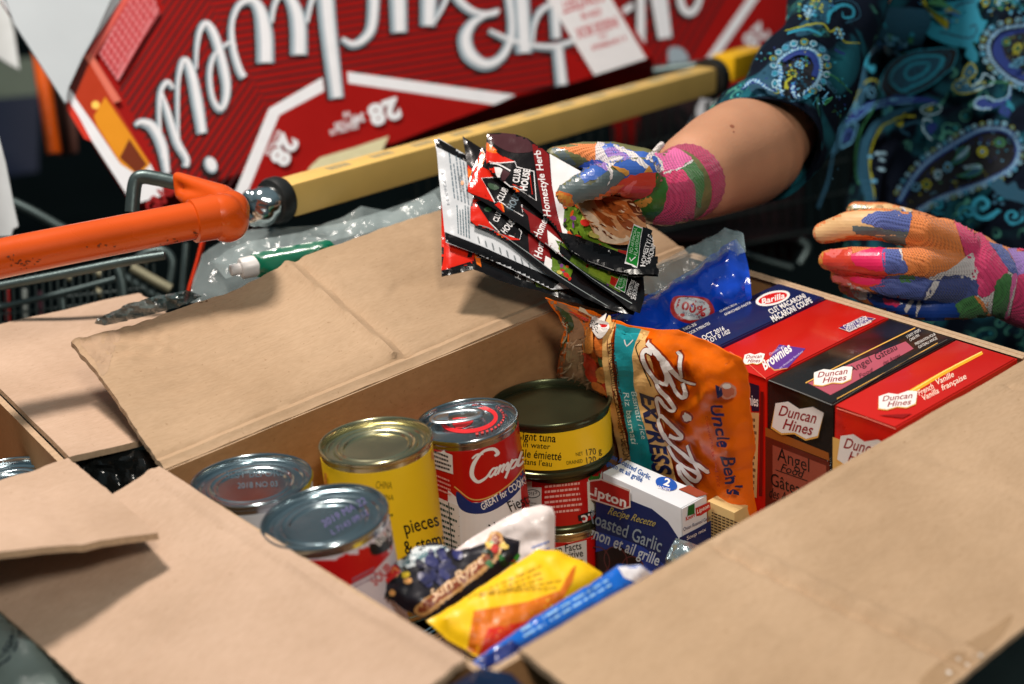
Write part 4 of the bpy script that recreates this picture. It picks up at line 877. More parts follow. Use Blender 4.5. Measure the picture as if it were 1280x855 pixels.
sp = surf_plane(CP, CN); p = Print(sp, 0, 1.5e-4, 4e-5)
# pinstripes
p.hatch([(146, 106), (196, 20), (215, -20), (250, -20), (336, 136), (300, 225), (262, 250), (212, 232)], -56, 8.5, 3.0, DKR)
p.hatch([(250, -20), (690, -20), (720, 60), (741, 96), (700, 108), (644, 119), (435, 90), (403, 97), (336, 136)], -9, 9, 3.0, DKR)
p.poly([(349, 144), (405, 114), (435, 103), (618, 131), (540, 160), (440, 200), (330, 250), (298, 262), (312, 234)], RCART)
p.poly([(644, 119), (700, 108), (741, 96), (690, 40), (700, 108)], RCART)
p.poly([(403, 97), (405, 114), (349, 144), (312, 234), (300, 262), (284, 262), (295, 237), (336, 136)], CW1); p.poly([(434, 90), (644, 119), (618, 131), (435, 104)], CW1)
BUD = [([(168, 158), (176, 154), (190, 160), (202, 184), (208, 218)], [4, 9, 13, 13, 8]),
 ([(216, 112), (208, 104), (200, 116), (198, 140), (199, 170), (202, 200)], [4, 7, 6, 5, 4, 4]), ([(201, 118), (208, 140), (220, 178), (232, 200), (231, 210)], [4, 8, 10, 8, 8]),
 ([(222, 190), (221, 140), (222, 100), (229, 76), (238, 92), (246, 130), (252, 168)], [3, 4, 5, 8, 12, 14, 12]),
 ([(244, 88), (245, 62), (249, 40), (257, 31), (268, 48), (280, 92), (282, 120), (275, 138), (265, 125), (261, 96), (265, 74), (272, 64)], [3, 5, 7, 9, 11, 12, 10, 8, 6, 6, 6, 4]),
 ([(278, 60), (286, 55), (293, 60)], 5),
 ([(304, 98), (298, 88), (290, 60), (289, 30), (298, 8), (313, 2), (324, 14), (330, 44), (331, 80)], [9, 9, 8, 6, 8, 10, 15, 21, 21]),
 ([(338, 30), (342, 8), (352, -8), (364, 4), (372, 30), (373, 70)], [5, 6, 8, 14, 20, 20]), ([(382, 30), (388, 4), (396, -12)], [5, 6, 8]),
 ([(404, -30), (410, 40), (420, 124)], [22, 20, 17]), ([(426, 50), (440, 57), (454, 50), (464, 32), (467, -20)], [5, 9, 11, 13, 15]),
 ([(496, -30), (498, 42)], [22, 19]), ([(536, -30), (534, 34)], [22, 18]), ([(541, 30), (552, 10), (562, -12)], [4, 6, 7]),
 ([(562, -14), (574, 4), (590, 16), (606, 19), (622, 15)], [9, 10, 9, 7, 6]), ([(620, 19), (604, 22), (588, 32), (580, 50), (586, 70), (604, 82), (622, 76), (634, 58), (638, 32), (632, -20)], [4, 6, 12, 17, 18, 14, 11, 10, 9, 9]),
 ([(610, 40), (637, 52), (660, 58), (690, 60), (715, 53)], [5, 8, 7, 8, 7]), ([(648, -30), (654, 68)], [21, 20]), ([(664, 55), (666, 34), (674, 16), (692, 4)], [4, 6, 8, 8]), ([(690, -20), (694, 50)], [13, 12]), ([(696, 62), (701, 108)], [13, 14])]
def shiftp(P_, dx, dy): return [(x + dx, y + dy) for x, y in P_]
p.step = 0
for pts, w in BUD: p.stroke(shiftp(pts, -1.5, 1.6), grow(w, 4.5), CK1, 5)
p.disc(261, 210, 11, 14, CK1, -25)
for pts, w in BUD: p.stroke(pts, grow(w, 1.5), CG1, 5)
for pts, w in BUD: p.stroke(shiftp(pts, 1.0, -0.5), [x * 0.62 for x in w] if isinstance(w, list) else w * 0.62, CW1, 5)
p.disc(262, 208, 8, 11, CG1, -25); p.disc(263, 207, 6, 9, CW1, -25)
p.text('28', tq(479, 142, 162, 40, 24), CW1, 0.06); p.text('341', tq(446, 150, 166, 16, 10), CW1, 0.04); p.text('ml', tq(432, 146, 166, 8, 8), CW1, 0.02); p.text('BOTTLES', tq(432, 156, 166, 32, 7), CW1, 0.03); p.text('BOUTEILLES', tq(428, 164, 166, 36, 6), CW1, 0.02)
p.text('28', tq(354, 190, 118, 38, 22), CW1, 0.06); p.text('BOUTEILLES', tq(340, 181, 118, 34, 6), CW1, 0.02)
p.poly([(676, -20), (680, -3), (741, 96), (806, 75), (750, -20)], ink(226, 224, 226, 0.5))
for s, q in (('CONTEST', (727, 4, 162, 56, 14)), ('(ON N)', (737, 20, 164, 26, 9)), ('INSIDE BOX', (744, 37, 163, 54, 13)), ('ou', (752, 48, 163, 10, 5)), ('A L\'INTERIEUR', (759, 56, 163, 46, 6))): p.text(s, tq(*q), ink(186, 60, 66, 0.5), 0.03)
p.poly([(172, -25), (123, 70), (146, 104), (198, 18), (182, -25)], ink(206, 120, 124, 0.5)); p.hatch([(172, -25), (123, 70), (146, 104), (198, 18), (182, -25)], -60, 6.5, 1.8, ink(150, 24, 28)); p.lines(11, [(172, -20), (196, 14), (146, 102), (124, 70)], ink(180, 40, 44), 0.4, 3)
p.poly([(168, -25), (103, 72), (186, 206), (205, 246), (165, 258), (-10, -12), (-20, -30)], CW1)
p.poly([(168, -25), (176, -25), (116, 75), (110, 68)], ink(206, 90, 80)); p.poly([(112, 68), (150, 128), (140, 132), (103, 74)], ink(210, 110, 90))
p.poly([(103, 72), (112, 86), (94, 124), (84, 112)], ink(92, 30, 20)); p.poly([(110, 80), (152, 150), (186, 206), (178, 214), (148, 206), (116, 158), (92, 124)], ink(170, 50, 16)); p.poly([(130, 124), (160, 168), (186, 208), (172, 222), (150, 208), (120, 160), (116, 148)], ink(216, 140, 24)); p.poly([(160, 176), (182, 208), (170, 220), (148, 200)], ink(110, 44, 14))
p.disc(118, 134, 5, 5, ink(250, 200, 90)); p.poly([(84, 128), (98, 150), (114, 180), (104, 176), (82, 140)], ink(200, 50, 30))
p.text('GRAB', tq(198, 250, -52, 42, 18), ink(150, 26, 26), 0.03)
p.build('carton_print', t)
pf = [OP(x, y, CP + CN * 0.01, CN) for x, y in [(-20, -40), (5, -5), (19, 31), (82, 129), (85, 111), (103, 72), (118, 45), (141, -5), (160, -40)]]
n_ = len(pf); me = newmesh('carton_flap', pf + [q - CN * 0.002 for q in pf], [list(range(n_)), [n_ + i for i in reversed(range(n_))]] + [[i, n_ + i, n_ + (i + 1) % n_, (i + 1) % n_] for i in range(n_)])
link('carton_flap', me, t, [mat('white_board_back', (0.46, 0.51, 0.54, 1), 0.6, 0, 30, 0.05)], False)
# torn handle hole showing pale board
pf = [OP(x, y, CP + CN * 0.006, CN) for x, y in [(380, 226), (388, 208), (400, 197), (444, 184), (486, 170), (476, 192), (430, 215)]]
n_ = len(pf); me = newmesh('torn_board', pf + [q - CN * 0.003 for q in pf], [list(range(n_)), [n_ + i for i in reversed(range(n_))]] + [[i, n_ + i, n_ + (i + 1) % n_, (i + 1) % n_] for i in range(n_)]); link('torn_board', me, t, [mat('pale_board', C3(206, 200, 160), 0.7, 0, 90, 0.1)], False)

CP2 = AT(850, 95, 1.95)
t = big_carton('second red beer carton with a small 28, behind the first at the upper right', [(770, 300), (1010, 300), (985, 60), (1004, 20), (1012, -60), (700, -60), (760, 60)], CP2, 0.2)
p = Print(surf_plane(CP2, CN), 0, 2e-4, 6e-5)
p.hatch([(700, -40), (940, -40), (850, 90), (800, 110)], -60, 10, 3.5, DKR)
for pts, w in (([(770, 32), (780, 14), (798, 4)], 8), ([(801, -30), (801, 70)], 10), ([(818, -40), (831, 48)], [22, 17]), ([(846, -30), (852, 8), (864, 16), (874, 0), (876, -30)], [7, 9, 9, 7, 6])): p.stroke(shiftp(pts, -2, 2), grow(w, 6), CK1, 4); p.stroke(pts, w, CW1, 4)
p.stroke([(880, 86), (948, -12)], 11, CW1, 0); p.text('28', tq(945, 46, 138, 32, 20), CW1, 0.03)
p.poly([(835, 62), (850, 60), (860, 72), (856, 86), (838, 86)], CG1, 3)
p.poly([(790, 300), (1008, 300), (990, 110), (880, 110), (800, 130)], CK1); p.poly([(850, 210), (900, 120), (960, 116), (900, 200)], ink(120, 14, 10)); p.stroke([(826, 250), (850, 195), (884, 120)], [16, 14, 11], CW1, 3)
p.build('carton_print', t)
o = prism('grey_box', [(985, -20), (1060, -20), (1060, 40), (1000, 48)], 2.3, 0.2, mat('brown_grey_board', C3(84, 74, 66), 0.7)); tag(o, 'brown grey box behind the sleeve, right of the second beer carton', 'box')

# ------------------------------------------------------------------ near cart with the orange handle
ORP = mat('orange_handle_plastic', C3(210, 80, 8), 0.27, 0, 22, 0.14, 160, 0.12, coat=0.55, bdist=0.0008)
t = thing('shopping_cart', AT(150, 330, 1.3) - Vector((0, 0, 0.95)), 'shopping cart with a scuffed orange handle, behind the open boxes at left', 'cart')
hp = [AT(-80, 340, 1.02), AT(60, 311, 1.055), AT(262, 271.5, 1.11)]
tube('handle', hp, 0.0130, ORP, t, 40, 6)
pr = Print(surf_bvh(part(t, 'handle')), 4)
GR = mat('grime', C3(120, 50, 14), 0.6, 0, 200, 0.4)
rnd = random.Random(11)
for k in range(44):
    cx_, cy_ = rnd.choice([(28, 328), (18, 326), (40, 324), (206, 303), (130, 306), (245, 292)]); p_ = (rnd.gauss(cx_, 9), rnd.gauss(cy_, 3)); pr.disc(p_[0], p_[1], rnd.uniform(0.5, 2.4), rnd.uniform(0.4, 1.3), GR, rnd.uniform(-20, 10), 7)
pr.build('grime_marks', t)
k1 = 1.11 / FPX; SO = 1.11 / 1.27
lathe('collar', [(0.0130, -0.010), (0.0152, -0.009), (0.0158, 0.008), (0.0130, 0.009)], ORP, t, AT(256, 273.5, 1.109), (AT(262, 271.5, 1.11) - AT(60, 311, 1.055)).normalized(), 48)
blob('end_bracket', [[(AT(262, 272, 1.11), 26 * k1), (AT(278, 270, 1.114), 28.5 * k1)], [(AT(284, 276, 1.117), 28 * k1), (AT(288, 262, 1.125), 25 * k1), (AT(278, 246, 1.135), 16 * k1), (AT(222, 221, 1.16), 7 * k1)], [(AT(278, 250, 1.135), 16 * k1), (AT(240, 250, 1.15), 13 * k1), (AT(226, 244, 1.16), 8 * k1), (AT(222, 221, 1.16), 7 * k1)]], ORP, t, 0.0013, 10)
M_DWIRE = mat('dark_cart_wire', (0.03, 0.045, 0.045, 1), 0.4, 0.5, 60, 0.2)
def px4(L, d): return [AT(x / 3.88, 180 + y / 3.88, d) for x, y in L]
def rod(L, d, r, m=M_STEEL, sm=6, nm='tube'): return tube(nm, px4(L, d), r * d / FPX / 3.88, m, t, 12, sm)
rod([(860, 190), (760, 168), (690, 160), (655, 190), (640, 330)], 1.17, 36)
rod([(0, 690), (300, 632), (600, 572), (800, 540)], 1.20, 22); rod([(-60, 805), (290, 725), (560, 655)], 1.36, 15, M_STEEL, 6, 'basket_wire')
rod([(60, 280), (180, 340), (320, 420)], 1.5, 24); rod([(640, 600), (735, 655), (830, 706)], 1.40, 26, mat('dull_beige_tube', C3(150, 146, 120), 0.4, 0.4)); rod([(600, 640), (720, 720), (800, 760)], 1.45, 20)
rod([(660, 560), (720, 525), (800, 520), (838, 570), (830, 660), (815, 720)], 1.42, 20); rod([(905, 480), (895, 620), (885, 760)], 1.36, 20); rod([(300, 700), (315, 860)], 1.37, 16); rod([(560, 560), (600, 700), (600, 860)], 1.40, 24)
for k in range(22): rod([(-10 + k * 36, 640 - k * 3), (2 + k * 36, 900)], 1.42, 6, M_DWIRE, 0, 'basket_wire')
for k in range(5): rod([(-40, 780 + k * 50), (700, 700 + k * 50)], 1.43, 6, M_DWIRE, 0, 'basket_wire')
for q in ((330, 640, 40), (470, 620, 50), (480, 720, 40), (700, 560, 40)): rod([(q[0] - q[2] / 2, q[1] - 10), (q[0] + q[2] / 2, q[1] + 14)], 1.44, 20, mat('dull_beige_tube', C3(150, 146, 120), 0.4, 0.4), 0)
o = tube('strap', px4([(985, 470), (960, 570), (925, 690), (905, 770)], 1.28), 0.0022, mat('red_orange_strap', C3(232, 60, 20), 0.4, coat=0.3), None, 8, 6); tag(o, 'thin red orange strap hanging below the orange handle end', 'strap')
rnd = random.Random(4)
for k in range(3):
    x = (8, 30, 50)[k]; y = 374 + k * 3; o = prism('carton_in_basket', [(x, y - 14), (x + 4, y - 15), (x + 5, y + 30), (x + 1, y + 30)], 1.50 + k * 0.02, 0.02, (ink(150, 30, 26), ink(120, 128, 124), ink(60, 30, 40))[k]); o.name = 'package_edge'; tag(o, ('red package edge seen through the near basket wires, at the far left', 'pale grey package edge seen through the near basket wires', 'dark maroon package edge behind the basket wires, nearest the black bag film')[k], 'package', 'packages in the near basket')

# ------------------------------------------------------------------ far cart with the yellow handle
YB = mat('yellow_handle_plastic', C3(222, 184, 104), 0.40, 0, 30, 0.12, 140, 0.12, coat=0.3, bdist=0.0008)
t = thing('shopping_cart', AT(600, 180, 1.6) - Vector((0, 0, 0.95)), 'shopping cart with a long faded yellow handle bar crossing in front of the beer carton', 'cart')
a = AT(350, 249, 1.25); b = AT(884, 99, 1.70); ax = (b - a).normalized(); zz = Vector((0, 0, 1)); zz = (zz - ax * zz.dot(ax)).normalized(); yy = zz.cross(ax).normalized()
bm = bmesh.new(); box_bm(bm, a - yy * 0.0135 - zz * 0.0140, b - a, yy * 0.027, zz * 0.028, 0.006); bmesh.ops.recalc_face_normals(bm, faces=bm.faces); hb = link('handle', frombm('handle', bm), t, [YB])
p = Print(surf_plane(a + zz * 0.0140, zz), 0); GM = ink(150, 146, 116)
for k in range(11):
    s = 0.10 + k * 0.082; c_ = a + (b - a) * s + zz * 0.0140
    for i in range(5):
        q = c_ + ax * (i * 0.005 - 0.01); me_pts = [q - yy * 0.006, q + ax * 0.0034 - yy * 0.006, q + ax * 0.0034 + yy * 0.003, q + yy * 0.003]; b0 = len(p.v); p.v += [r_ + zz * 1.5e-4 for r_ in me_pts]; p.f.append((b0, b0 + 1, b0 + 2, b0 + 3)); p.mi.append(p._m(GM))
p.build('handle_print', t)
lathe('end_ring', [(0.010, -0.010), (0.0172, -0.008), (0.0184, -0.005), (0.0184, 0.001), (0.0172, 0.004), (0.010, 0.005)], M_BLACK, t, a + ax * -0.002, ax, 40)
blob('end_joint', [[(AT(336, 254, 1.24), 0.0135), (AT(329, 252, 1.238), 0.0120)], [(AT(324, 262, 1.235), 0.008), (AT(312, 246, 1.235), 0.006)], [(AT(330, 266, 1.238), 0.011), (AT(318, 274, 1.236), 0.006)]], M_CHROME, t, 0.0012, 4)
lathe('end_ring', [(0.008, -0.004), (0.021, -0.004), (0.022, 0.0), (0.021, 0.010), (0.008, 0.010)], M_BLACK, t, b + ax * 0.003, ax, 32)
tube('tube', [AT(790, 95, 1.9), AT(850, 86, 1.88), AT(922, 78, 1.86)], 0.0075, M_STEEL, t, 12, 4)
tube('tube', [AT(885, 110, 1.8), AT(915, 92, 1.85), AT(1010, 75, 1.95)], 0.006, M_STEEL, t, 12, 4)
bm = bmesh.new(); q = AT(918, 80, 1.80); box_bm(bm, q - zz * 0.02, ax * 0.075, yy * 0.03, zz * 0.028, 0.003); bmesh.ops.recalc_face_normals(bm, faces=bm.faces); link('corner_bracket', frombm('corner_bracket', bm), t, [mat('bright_yellow_plastic', C3(238, 184, 24), 0.35, coat=0.3)])
DW = mat('dark_wire', (0.016, 0.024, 0.023, 1), 0.5, 0.3)
for k in range(38):
    x = 520 + k * 14.5; yt = 262 - (x - 350) * 0.283 + 14; tube('basket_wire', [AT(x, yt, 1.62 + k * 0.008), AT(x + 10, yt + 230, 1.70 + k * 0.008)], 0.0016, DW, t, 6)
for k in range(5): tube('basket_wire', [AT(500, 255 + k * 34, 1.66), AT(1060, 120 + k * 40, 1.95)], 0.0022, DW, t, 6)
for pts, r in (([(1000, 300), (1010, 310), (1000, 330)], 0.004), ([(905, 160), (890, 140), (902, 128), (918, 140)], 0.005), ([(890, 300), (940, 320), (990, 335)], 0.003)): tube('tube', [AT(x, y, 1.75) for x, y in pts], r, M_STEEL, t, 10, 5)

# ------------------------------------------------------------------ plastic bags, green tube
t = thing('plastic_bag', AT(420, 300, 1.25), 'crumpled clear plastic bag between the orange handle and the back flap', 'bag')
def bagf(x, y): return AT(x, y, 1.235 + 0.0006 * (330 - y))
pillow('film', [(236, 378), (242, 345), (252, 318), (280, 300), (300, 288), (345, 284), (400, 282), (430, 270), (452, 258), (490, 264), (520, 250), (552, 232), (560, 245), (566, 300), (540, 310), (470, 320), (400, 340), (330, 368), (280, 385)], bagf, lambda x, y: -RF, [M_CLEAR], t, 5, 0.008, 0.0006, 26, 0.010, 46, 0.7, 31)
pillow('film', [(268, 330), (300, 308), (380, 292), (450, 276), (545, 244), (556, 262), (520, 280), (430, 300), (350, 325), (290, 350)], lambda x, y: bagf(x, y) - RF * 0.02, lambda x, y: -RF, [M_CLEAR], t, 4, 0.004, 0.0006, 14, 0.008, 26, 0.7, 37)
t = thing('plastic_bag', AT(180, 385, 1.2), 'dark see-through plastic film tucked behind the left end of the back flap', 'bag')
DKF = mat('smoky_clear_film', (0.06, 0.09, 0.09, 1), 0.08, 0, 40, 0.3, 50, 0.9, alpha=0.75, bdist=0.006, spec=0.9)
pillow('film', [(116, 404), (135, 392), (160, 380), (200, 369), (236, 363), (252, 370), (236, 380), (180, 396), (132, 407)], lambda x, y: AT(x, y, 1.155), lambda x, y: -RF, [DKF], t, 3, 0.006, 0.0006, 10, 0.008, 8, 0.7, 41)
t = thing('black_bag', AT(150, 590, 0.99), 'glossy black plastic bag squeezed into the gap between the two boxes', 'bag')
pillow('bag', [(82, 566), (120, 564), (190, 562), (206, 570), (216, 590), (190, 640), (120, 650), (100, 600), (84, 585)], lambda x, y: AT(x, y, 1.012), lambda x, y: -RF, [M_BLACKPL], t, 5, 0.006, 0.0006, 14, 0.006, 20, 1.5, 43)
GREENP = mat('green_tube_plastic', C3(0, 98, 70), 0.28, 0, 30, 0.08, coat=0.4)
t = thing('glue_tube', AT(360, 322, 1.21), 'flat green tube with a white stepped cap lying behind the back flap', 'tube')
pillow('tube_body', [(314, 318), (340, 312), (406, 300), (413, 301), (421, 309), (395, 330), (345, 352), (322, 346)], lambda x, y: AT(x, y, 1.178), lambda x, y: -RF, [GREENP], t, 4, 0.0065, 0.002, 14, 0, 1, 1.0)
p0_ = AT(320, 332, 1.178); p1_ = AT(286, 339, 1.17); d_ = (p1_ - p0_).normalized()
lathe('cap', [(0, -0.002), (0.0080, -0.002), (0.0078, 0.011), (0.0072, 0.0118), (0.0042, 0.012), (0.0040, 0.019), (0.0034, 0.0195), (0, 0.0195)], mat('white_cap_plastic', (0.75, 0.74, 0.72, 1), 0.35), t, p0_, d_, 32)
# printed carrier bag low at the bottom left, navy bag below the near corner
t = thing('carrier_bag', OZ(40, 830, -0.12), 'grey carrier bag with a dark round printed seal in the bottom left corner', 'bag')
GB = mat('grey_bag_film', C3(112, 126, 122), 0.35, 0, 20, 0.2, 20, 0.6, coat=0.2, bdist=0.006)
b_ = pillow('bag', [(-60, 740), (0, 760), (60, 800), (110, 850), (160, 900), (160, 960), (-60, 960)], lambda x, y: OP(x, y, (-0.2, 0.2, -0.08), Vector((-0.3, -0.3, 0.9)).normalized()), lambda x, y: Vector((-0.3, -0.3, 0.9)).normalized(), [GB], t, 12, 0.02, 0.001, 40, 0.010, 50, 0.6, 51)
p = Print(surf_bvh(b_), 6); p.stroke(ell(-2, 800, 24, 34, 25), 3.0, ink(24, 36, 48), 2); p.stroke(ell(-2, 800, 16, 25, 25), 1.6, ink(24, 36, 48), 2); p.text('TOP', tq(12, 806, -62, 24, 9), ink(24, 36, 48), 0.03); p.build('label_print', t)
t = thing('navy_bag', OZ(600, 850, -0.06), 'dark navy plastic bag showing under the near corner of the box', 'bag')
pillow('bag', [(540, 870), (575, 850), (600, 835), (640, 842), (665, 870), (700, 940), (520, 940)], lambda x, y: OP(x, y, (-0.03, -0.03, -0.05), Vector((-0.5, -0.6, 0.6)).normalized()), lambda x, y: Vector((-0.5, -0.6, 0.6)).normalized(), [mat('navy_film', C3(10, 30, 60), 0.3, 0, 20, 0.3, 30, 0.6, coat=0.3)], t, 10, 0.010, 0.001, 20, 0.006, 30, 0.6, 53)
# ------------------------------------------------------------------ the person
SKIN = mat('skin', (0.47, 0.235, 0.135, 1), 0.50, 0, 22, 0.22, 420, 0.4, bdist=0.0006)
_b = SKIN.node_tree.nodes['Principled BSDF']; _b.inputs['Subsurface Weight'].default_value = 0.18; _b.inputs['Subsurface Radius'].default_value = (0.012, 0.005, 0.003); _b.inputs['Subsurface Scale'].default_value = 0.5
def kr(x, y, d, r): return (AT(x, y, d), r * d / FPX)
DA = 0.062
def ka(x, y, d, r): return kr(x, y, d + DA, r)
t = thing('person', AT(1250, 200, 1.55) - Vector((0, 0, 0.95)), 'person in a dark teal paisley shirt and colourful garden gloves holding seasoning packets', 'person')
blob('body', [[ka(838, 240, 1.095, 34), ka(850, 236, 1.105, 42), ka(874, 218, 1.13, 58), ka(905, 202, 1.165, 66), ka(930, 191, 1.19, 69), ka(942, 187, 1.20, 65)], [ka(938, 188, 1.205, 64), ka(975, 145, 1.24, 58), kr(1040, 50, 1.38, 40), kr(1130, -120, 1.50, 45), kr(1290, -140, 1.60, 100)],
              [kr(1290, -140, 1.6, 110), kr(1300, 100, 1.62, 165), kr(1290, 400, 1.62, 160), kr(1280, 620, 1.62, 175)], [kr(1290, -140, 1.6, 130), kr(1480, -100, 1.5, 80), kr(1470, 330, 1.35, 52), kr(1320, 372, 1.21, 38), kr(1262, 352, 1.182, 32)]], SKIN, t, 0.0034, 8)
# mole and fine marks on the forearm
p = Print(surf_bvh(part(t, 'body')), 4); p.disc(915, 158, 3.2, 2.0, ink(140, 84, 60, 0.6), 20, 12); p.disc(917, 165, 1.2, 1, ink(130, 74, 54, 0.6)); p.build('mole', t)
def knit(name, col, r=0.62):
    m = bpy.data.materials.new(name); m.use_nodes = True; n = m.node_tree.nodes; l = m.node_tree.links; b = n['Principled BSDF']
    tc = n.new('ShaderNodeTexCoord'); mp = n.new('ShaderNodeMapping'); mp.inputs['Rotation'].default_value = (0.5, 0.35, 0.9); l.new(tc.outputs['Object'], mp.inputs[0])
    nz = n.new('ShaderNodeTexNoise'); nz.inputs['Scale'].default_value = 45; nz.inputs['Detail'].default_value = 5; l.new(mp.outputs[0], nz.inputs['Vector'])
    mx = n.new('ShaderNodeMix'); mx.data_type = 'RGBA'; mx.inputs[6].default_value = (col[0] * 0.62, col[1] * 0.62, col[2] * 0.62, 1); mx.inputs[7].default_value = (min(1, col[0] * 1.3 + 0.05), min(1, col[1] * 1.3 + 0.05), min(1, col[2] * 1.3 + 0.05), 1)
    l.new(nz.outputs['Fac'], mx.inputs[0]); l.new(mx.outputs[2], b.inputs['Base Color']); b.inputs['Roughness'].default_value = r; b.inputs['Sheen Weight'].default_value = 0.15
    h = None
    for dr in ('X', 'Y'):
        w = n.new('ShaderNodeTexWave'); w.bands_direction = dr; w.inputs['Scale'].default_value = 215 if dr == 'X' else 190; w.inputs['Distortion'].default_value = 0.4; l.new(mp.outputs[0], w.inputs['Vector'])
        if h is None: h = w.outputs['Fac']
        else:
            a_ = n.new('ShaderNodeMath'); a_.operation = 'MULTIPLY'; l.new(h, a_.inputs[0]); l.new(w.outputs['Fac'], a_.inputs[1]); h = a_.outputs[0]
    bp = n.new('ShaderNodeBump'); bp.inputs['Strength'].default_value = 0.9; bp.inputs['Distance'].default_value = 0.0007; l.new(h, bp.inputs['Height']); l.new(bp.outputs[0], b.inputs['Normal'])
    return m
def rubber(name, col): return mat(name, col, 0.36, 0, 50, 0.25, 120, 0.35, coat=0.2, bdist=0.0012)
K_OR = knit('knit_orange', C3(230, 124, 44)); K_BL = knit('knit_blue', C3(66, 86, 160)); K_MG = knit('knit_magenta', C3(214, 30, 100)); K_WH = knit('knit_white', C3(216, 208, 206)); K_GR = knit('knit_green', C3(44, 112, 42)); K_PU = knit('knit_purple', C3(150, 110, 190)); K_PK = knit('knit_pink', C3(236, 90, 160)); K_DM = knit('knit_dark_magenta', C3(176, 24, 84)); K_DB = knit('knit_dark_blue', C3(40, 56, 120))
R_CR = rubber('rubber_cream', C3(216, 178, 128)); R_GT = rubber('rubber_grey_teal', C3(92, 106, 108)); R_RD = rubber('rubber_red', C3(204, 66, 48)); R_OR = rubber('rubber_orange', C3(210, 104, 44)); R_MG = rubber('rubber_magenta', C3(222, 40, 96)); R_PK = rubber('rubber_pink', C3(224, 110, 106)); R_BL = rubber('rubber_blue', C3(58, 96, 176)); R_DB = rubber('rubber_dark_blue', C3(28, 62, 140)); R_OL = rubber('rubber_olive', C3(110, 110, 70)); R_YL = rubber('rubber_yellow', C3(200, 140, 60)); R_GN = rubber('rubber_green', C3(50, 100, 40)); R_WH = rubber('rubber_white', C3(206, 200, 200))
def sc(L, ox, oy, s): return [(ox + x / s, oy + y / s) for x, y in L]
# glove with the resting hand (right of the picture)
gB = blob('glove', [
    [kr(1030, 291, 1.170, 14), kr(1062, 282, 1.155, 18.5), kr(1100, 280, 1.140, 20.5), kr(1148, 290, 1.140, 22), kr(1195, 312, 1.165, 30)],
    [kr(1036, 325, 1.162, 13), kr(1066, 325, 1.142, 17), kr(1105, 328, 1.132, 18.5), kr(1150, 330, 1.135, 20), kr(1195, 335, 1.165, 30)],
    [kr(1048, 345, 1.162, 10), kr(1075, 351, 1.148, 12.5), kr(1110, 356, 1.140, 14.5), kr(1152, 358, 1.142, 18), kr(1200, 352, 1.168, 30)],
    [kr(1058, 358, 1.172, 10), kr(1085, 368, 1.162, 12.5), kr(1125, 380, 1.158, 14), kr(1165, 386, 1.160, 16), kr(1210, 372, 1.172, 26)],
    [kr(1070, 264, 1.235, 12), kr(1105, 268, 1.225, 15), kr(1150, 285, 1.215, 20), kr(1200, 315, 1.20, 30)],
    [kr(1175, 312, 1.172, 40), kr(1205, 335, 1.178, 48), kr(1228, 350, 1.182, 47)],
    [kr(1215, 345, 1.182, 48), kr(1250, 352, 1.188, 44), kr(1285, 362, 1.195, 44)],
    [kr(1150, 345, 1.165, 34), kr(1205, 358, 1.175, 42)]], K_OR, t, 0.0011, 4)
gB['label'] = 'glove on the resting hand'
p = Print(surf_bvh(gB), 4, 1.5e-4, 3e-5)
def B(L, m, sm=3): p.poly(sc(L, 1000, 240, 4.5), m, 6 if sm else 0, 2.6)
B([(900, 740), (890, 620), (1000, 560), (1090, 540), (1170, 440), (1250, 400), (1340, 700), (1240, 860), (1040, 860)], K_WH, 0)
B([(250, 110), (262, 60), (330, 40), (470, 52), (640, 88), (560, 96), (420, 80), (340, 92)], R_CR); B([(256, 100), (300, 70), (380, 74), (400, 92), (330, 100)], R_OL)
B([(50, 250), (65, 200), (200, 135), (350, 95), (480, 70), (640, 110), (610, 240), (300, 250), (120, 300)], R_CR)
B([(110, 300), (220, 262), (330, 240), (440, 262), (520, 290), (400, 306), (200, 310)], R_OR)
B([(300, 190), (380, 196), (500, 210), (610, 215), (600, 290), (500, 280), (430, 250), (320, 232)], R_GT)
B([(345, 165), (400, 120), (480, 112), (560, 102), (610, 112), (636, 150), (612, 222), (500, 212), (390, 185)], K_BL)
B([(610, 112), (660, 110), (700, 90), (640, 80), (560, 90)], K_WH)
B([(640, 100), (760, 110), (880, 150), (930, 220), (965, 330), (960, 370), (860, 425), (740, 475), (690, 470), (720, 300), (690, 286), (600, 290), (612, 225), (655, 155)], K_OR)
B([(80, 340), (130, 300), (220, 292), (330, 288), (300, 310), (270, 330), (300, 380), (310, 410), (470, 440), (480, 470), (300, 450), (150, 410), (100, 390)], R_RD)
B([(130, 305), (210, 292), (300, 290), (240, 330), (200, 370), (150, 350)], R_PK); B([(80, 340), (120, 305), (135, 320), (130, 400), (95, 390)], R_YL)
B([(295, 355), (400, 320), (470, 308), (478, 360), (470, 440), (380, 430), (305, 400)], R_MG)
B([(468, 306), (550, 296), (560, 350), (595, 400), (592, 450), (476, 446)], K_BL); B([(545, 296), (560, 340), (580, 390), (575, 350), (565, 296)], K_WH)
B([(145, 415), (250, 436), (400, 465), (500, 474), (480, 520), (400, 535), (300, 520), (200, 460)], R_RD)
B([(285, 482), (380, 474), (485, 490), (440, 516), (330, 516)], R_MG); B([(480, 474), (600, 466), (740, 480), (800, 470), (740, 600), (600, 600), (470, 570), (390, 535), (440, 520)], K_BL); B([(560, 470), (640, 468), (640, 500), (570, 510)], K_GR)
B([(180, 490), (210, 470), (290, 510), (330, 560), (320, 590), (220, 565)], R_PK); B([(270, 515), (320, 525), (400, 565), (390, 600), (320, 590)], R_WH)
B([(375, 560), (460, 575), (560, 600), (740, 600), (860, 620), (900, 700), (880, 780), (640, 740), (480, 680), (400, 620)], R_DB)
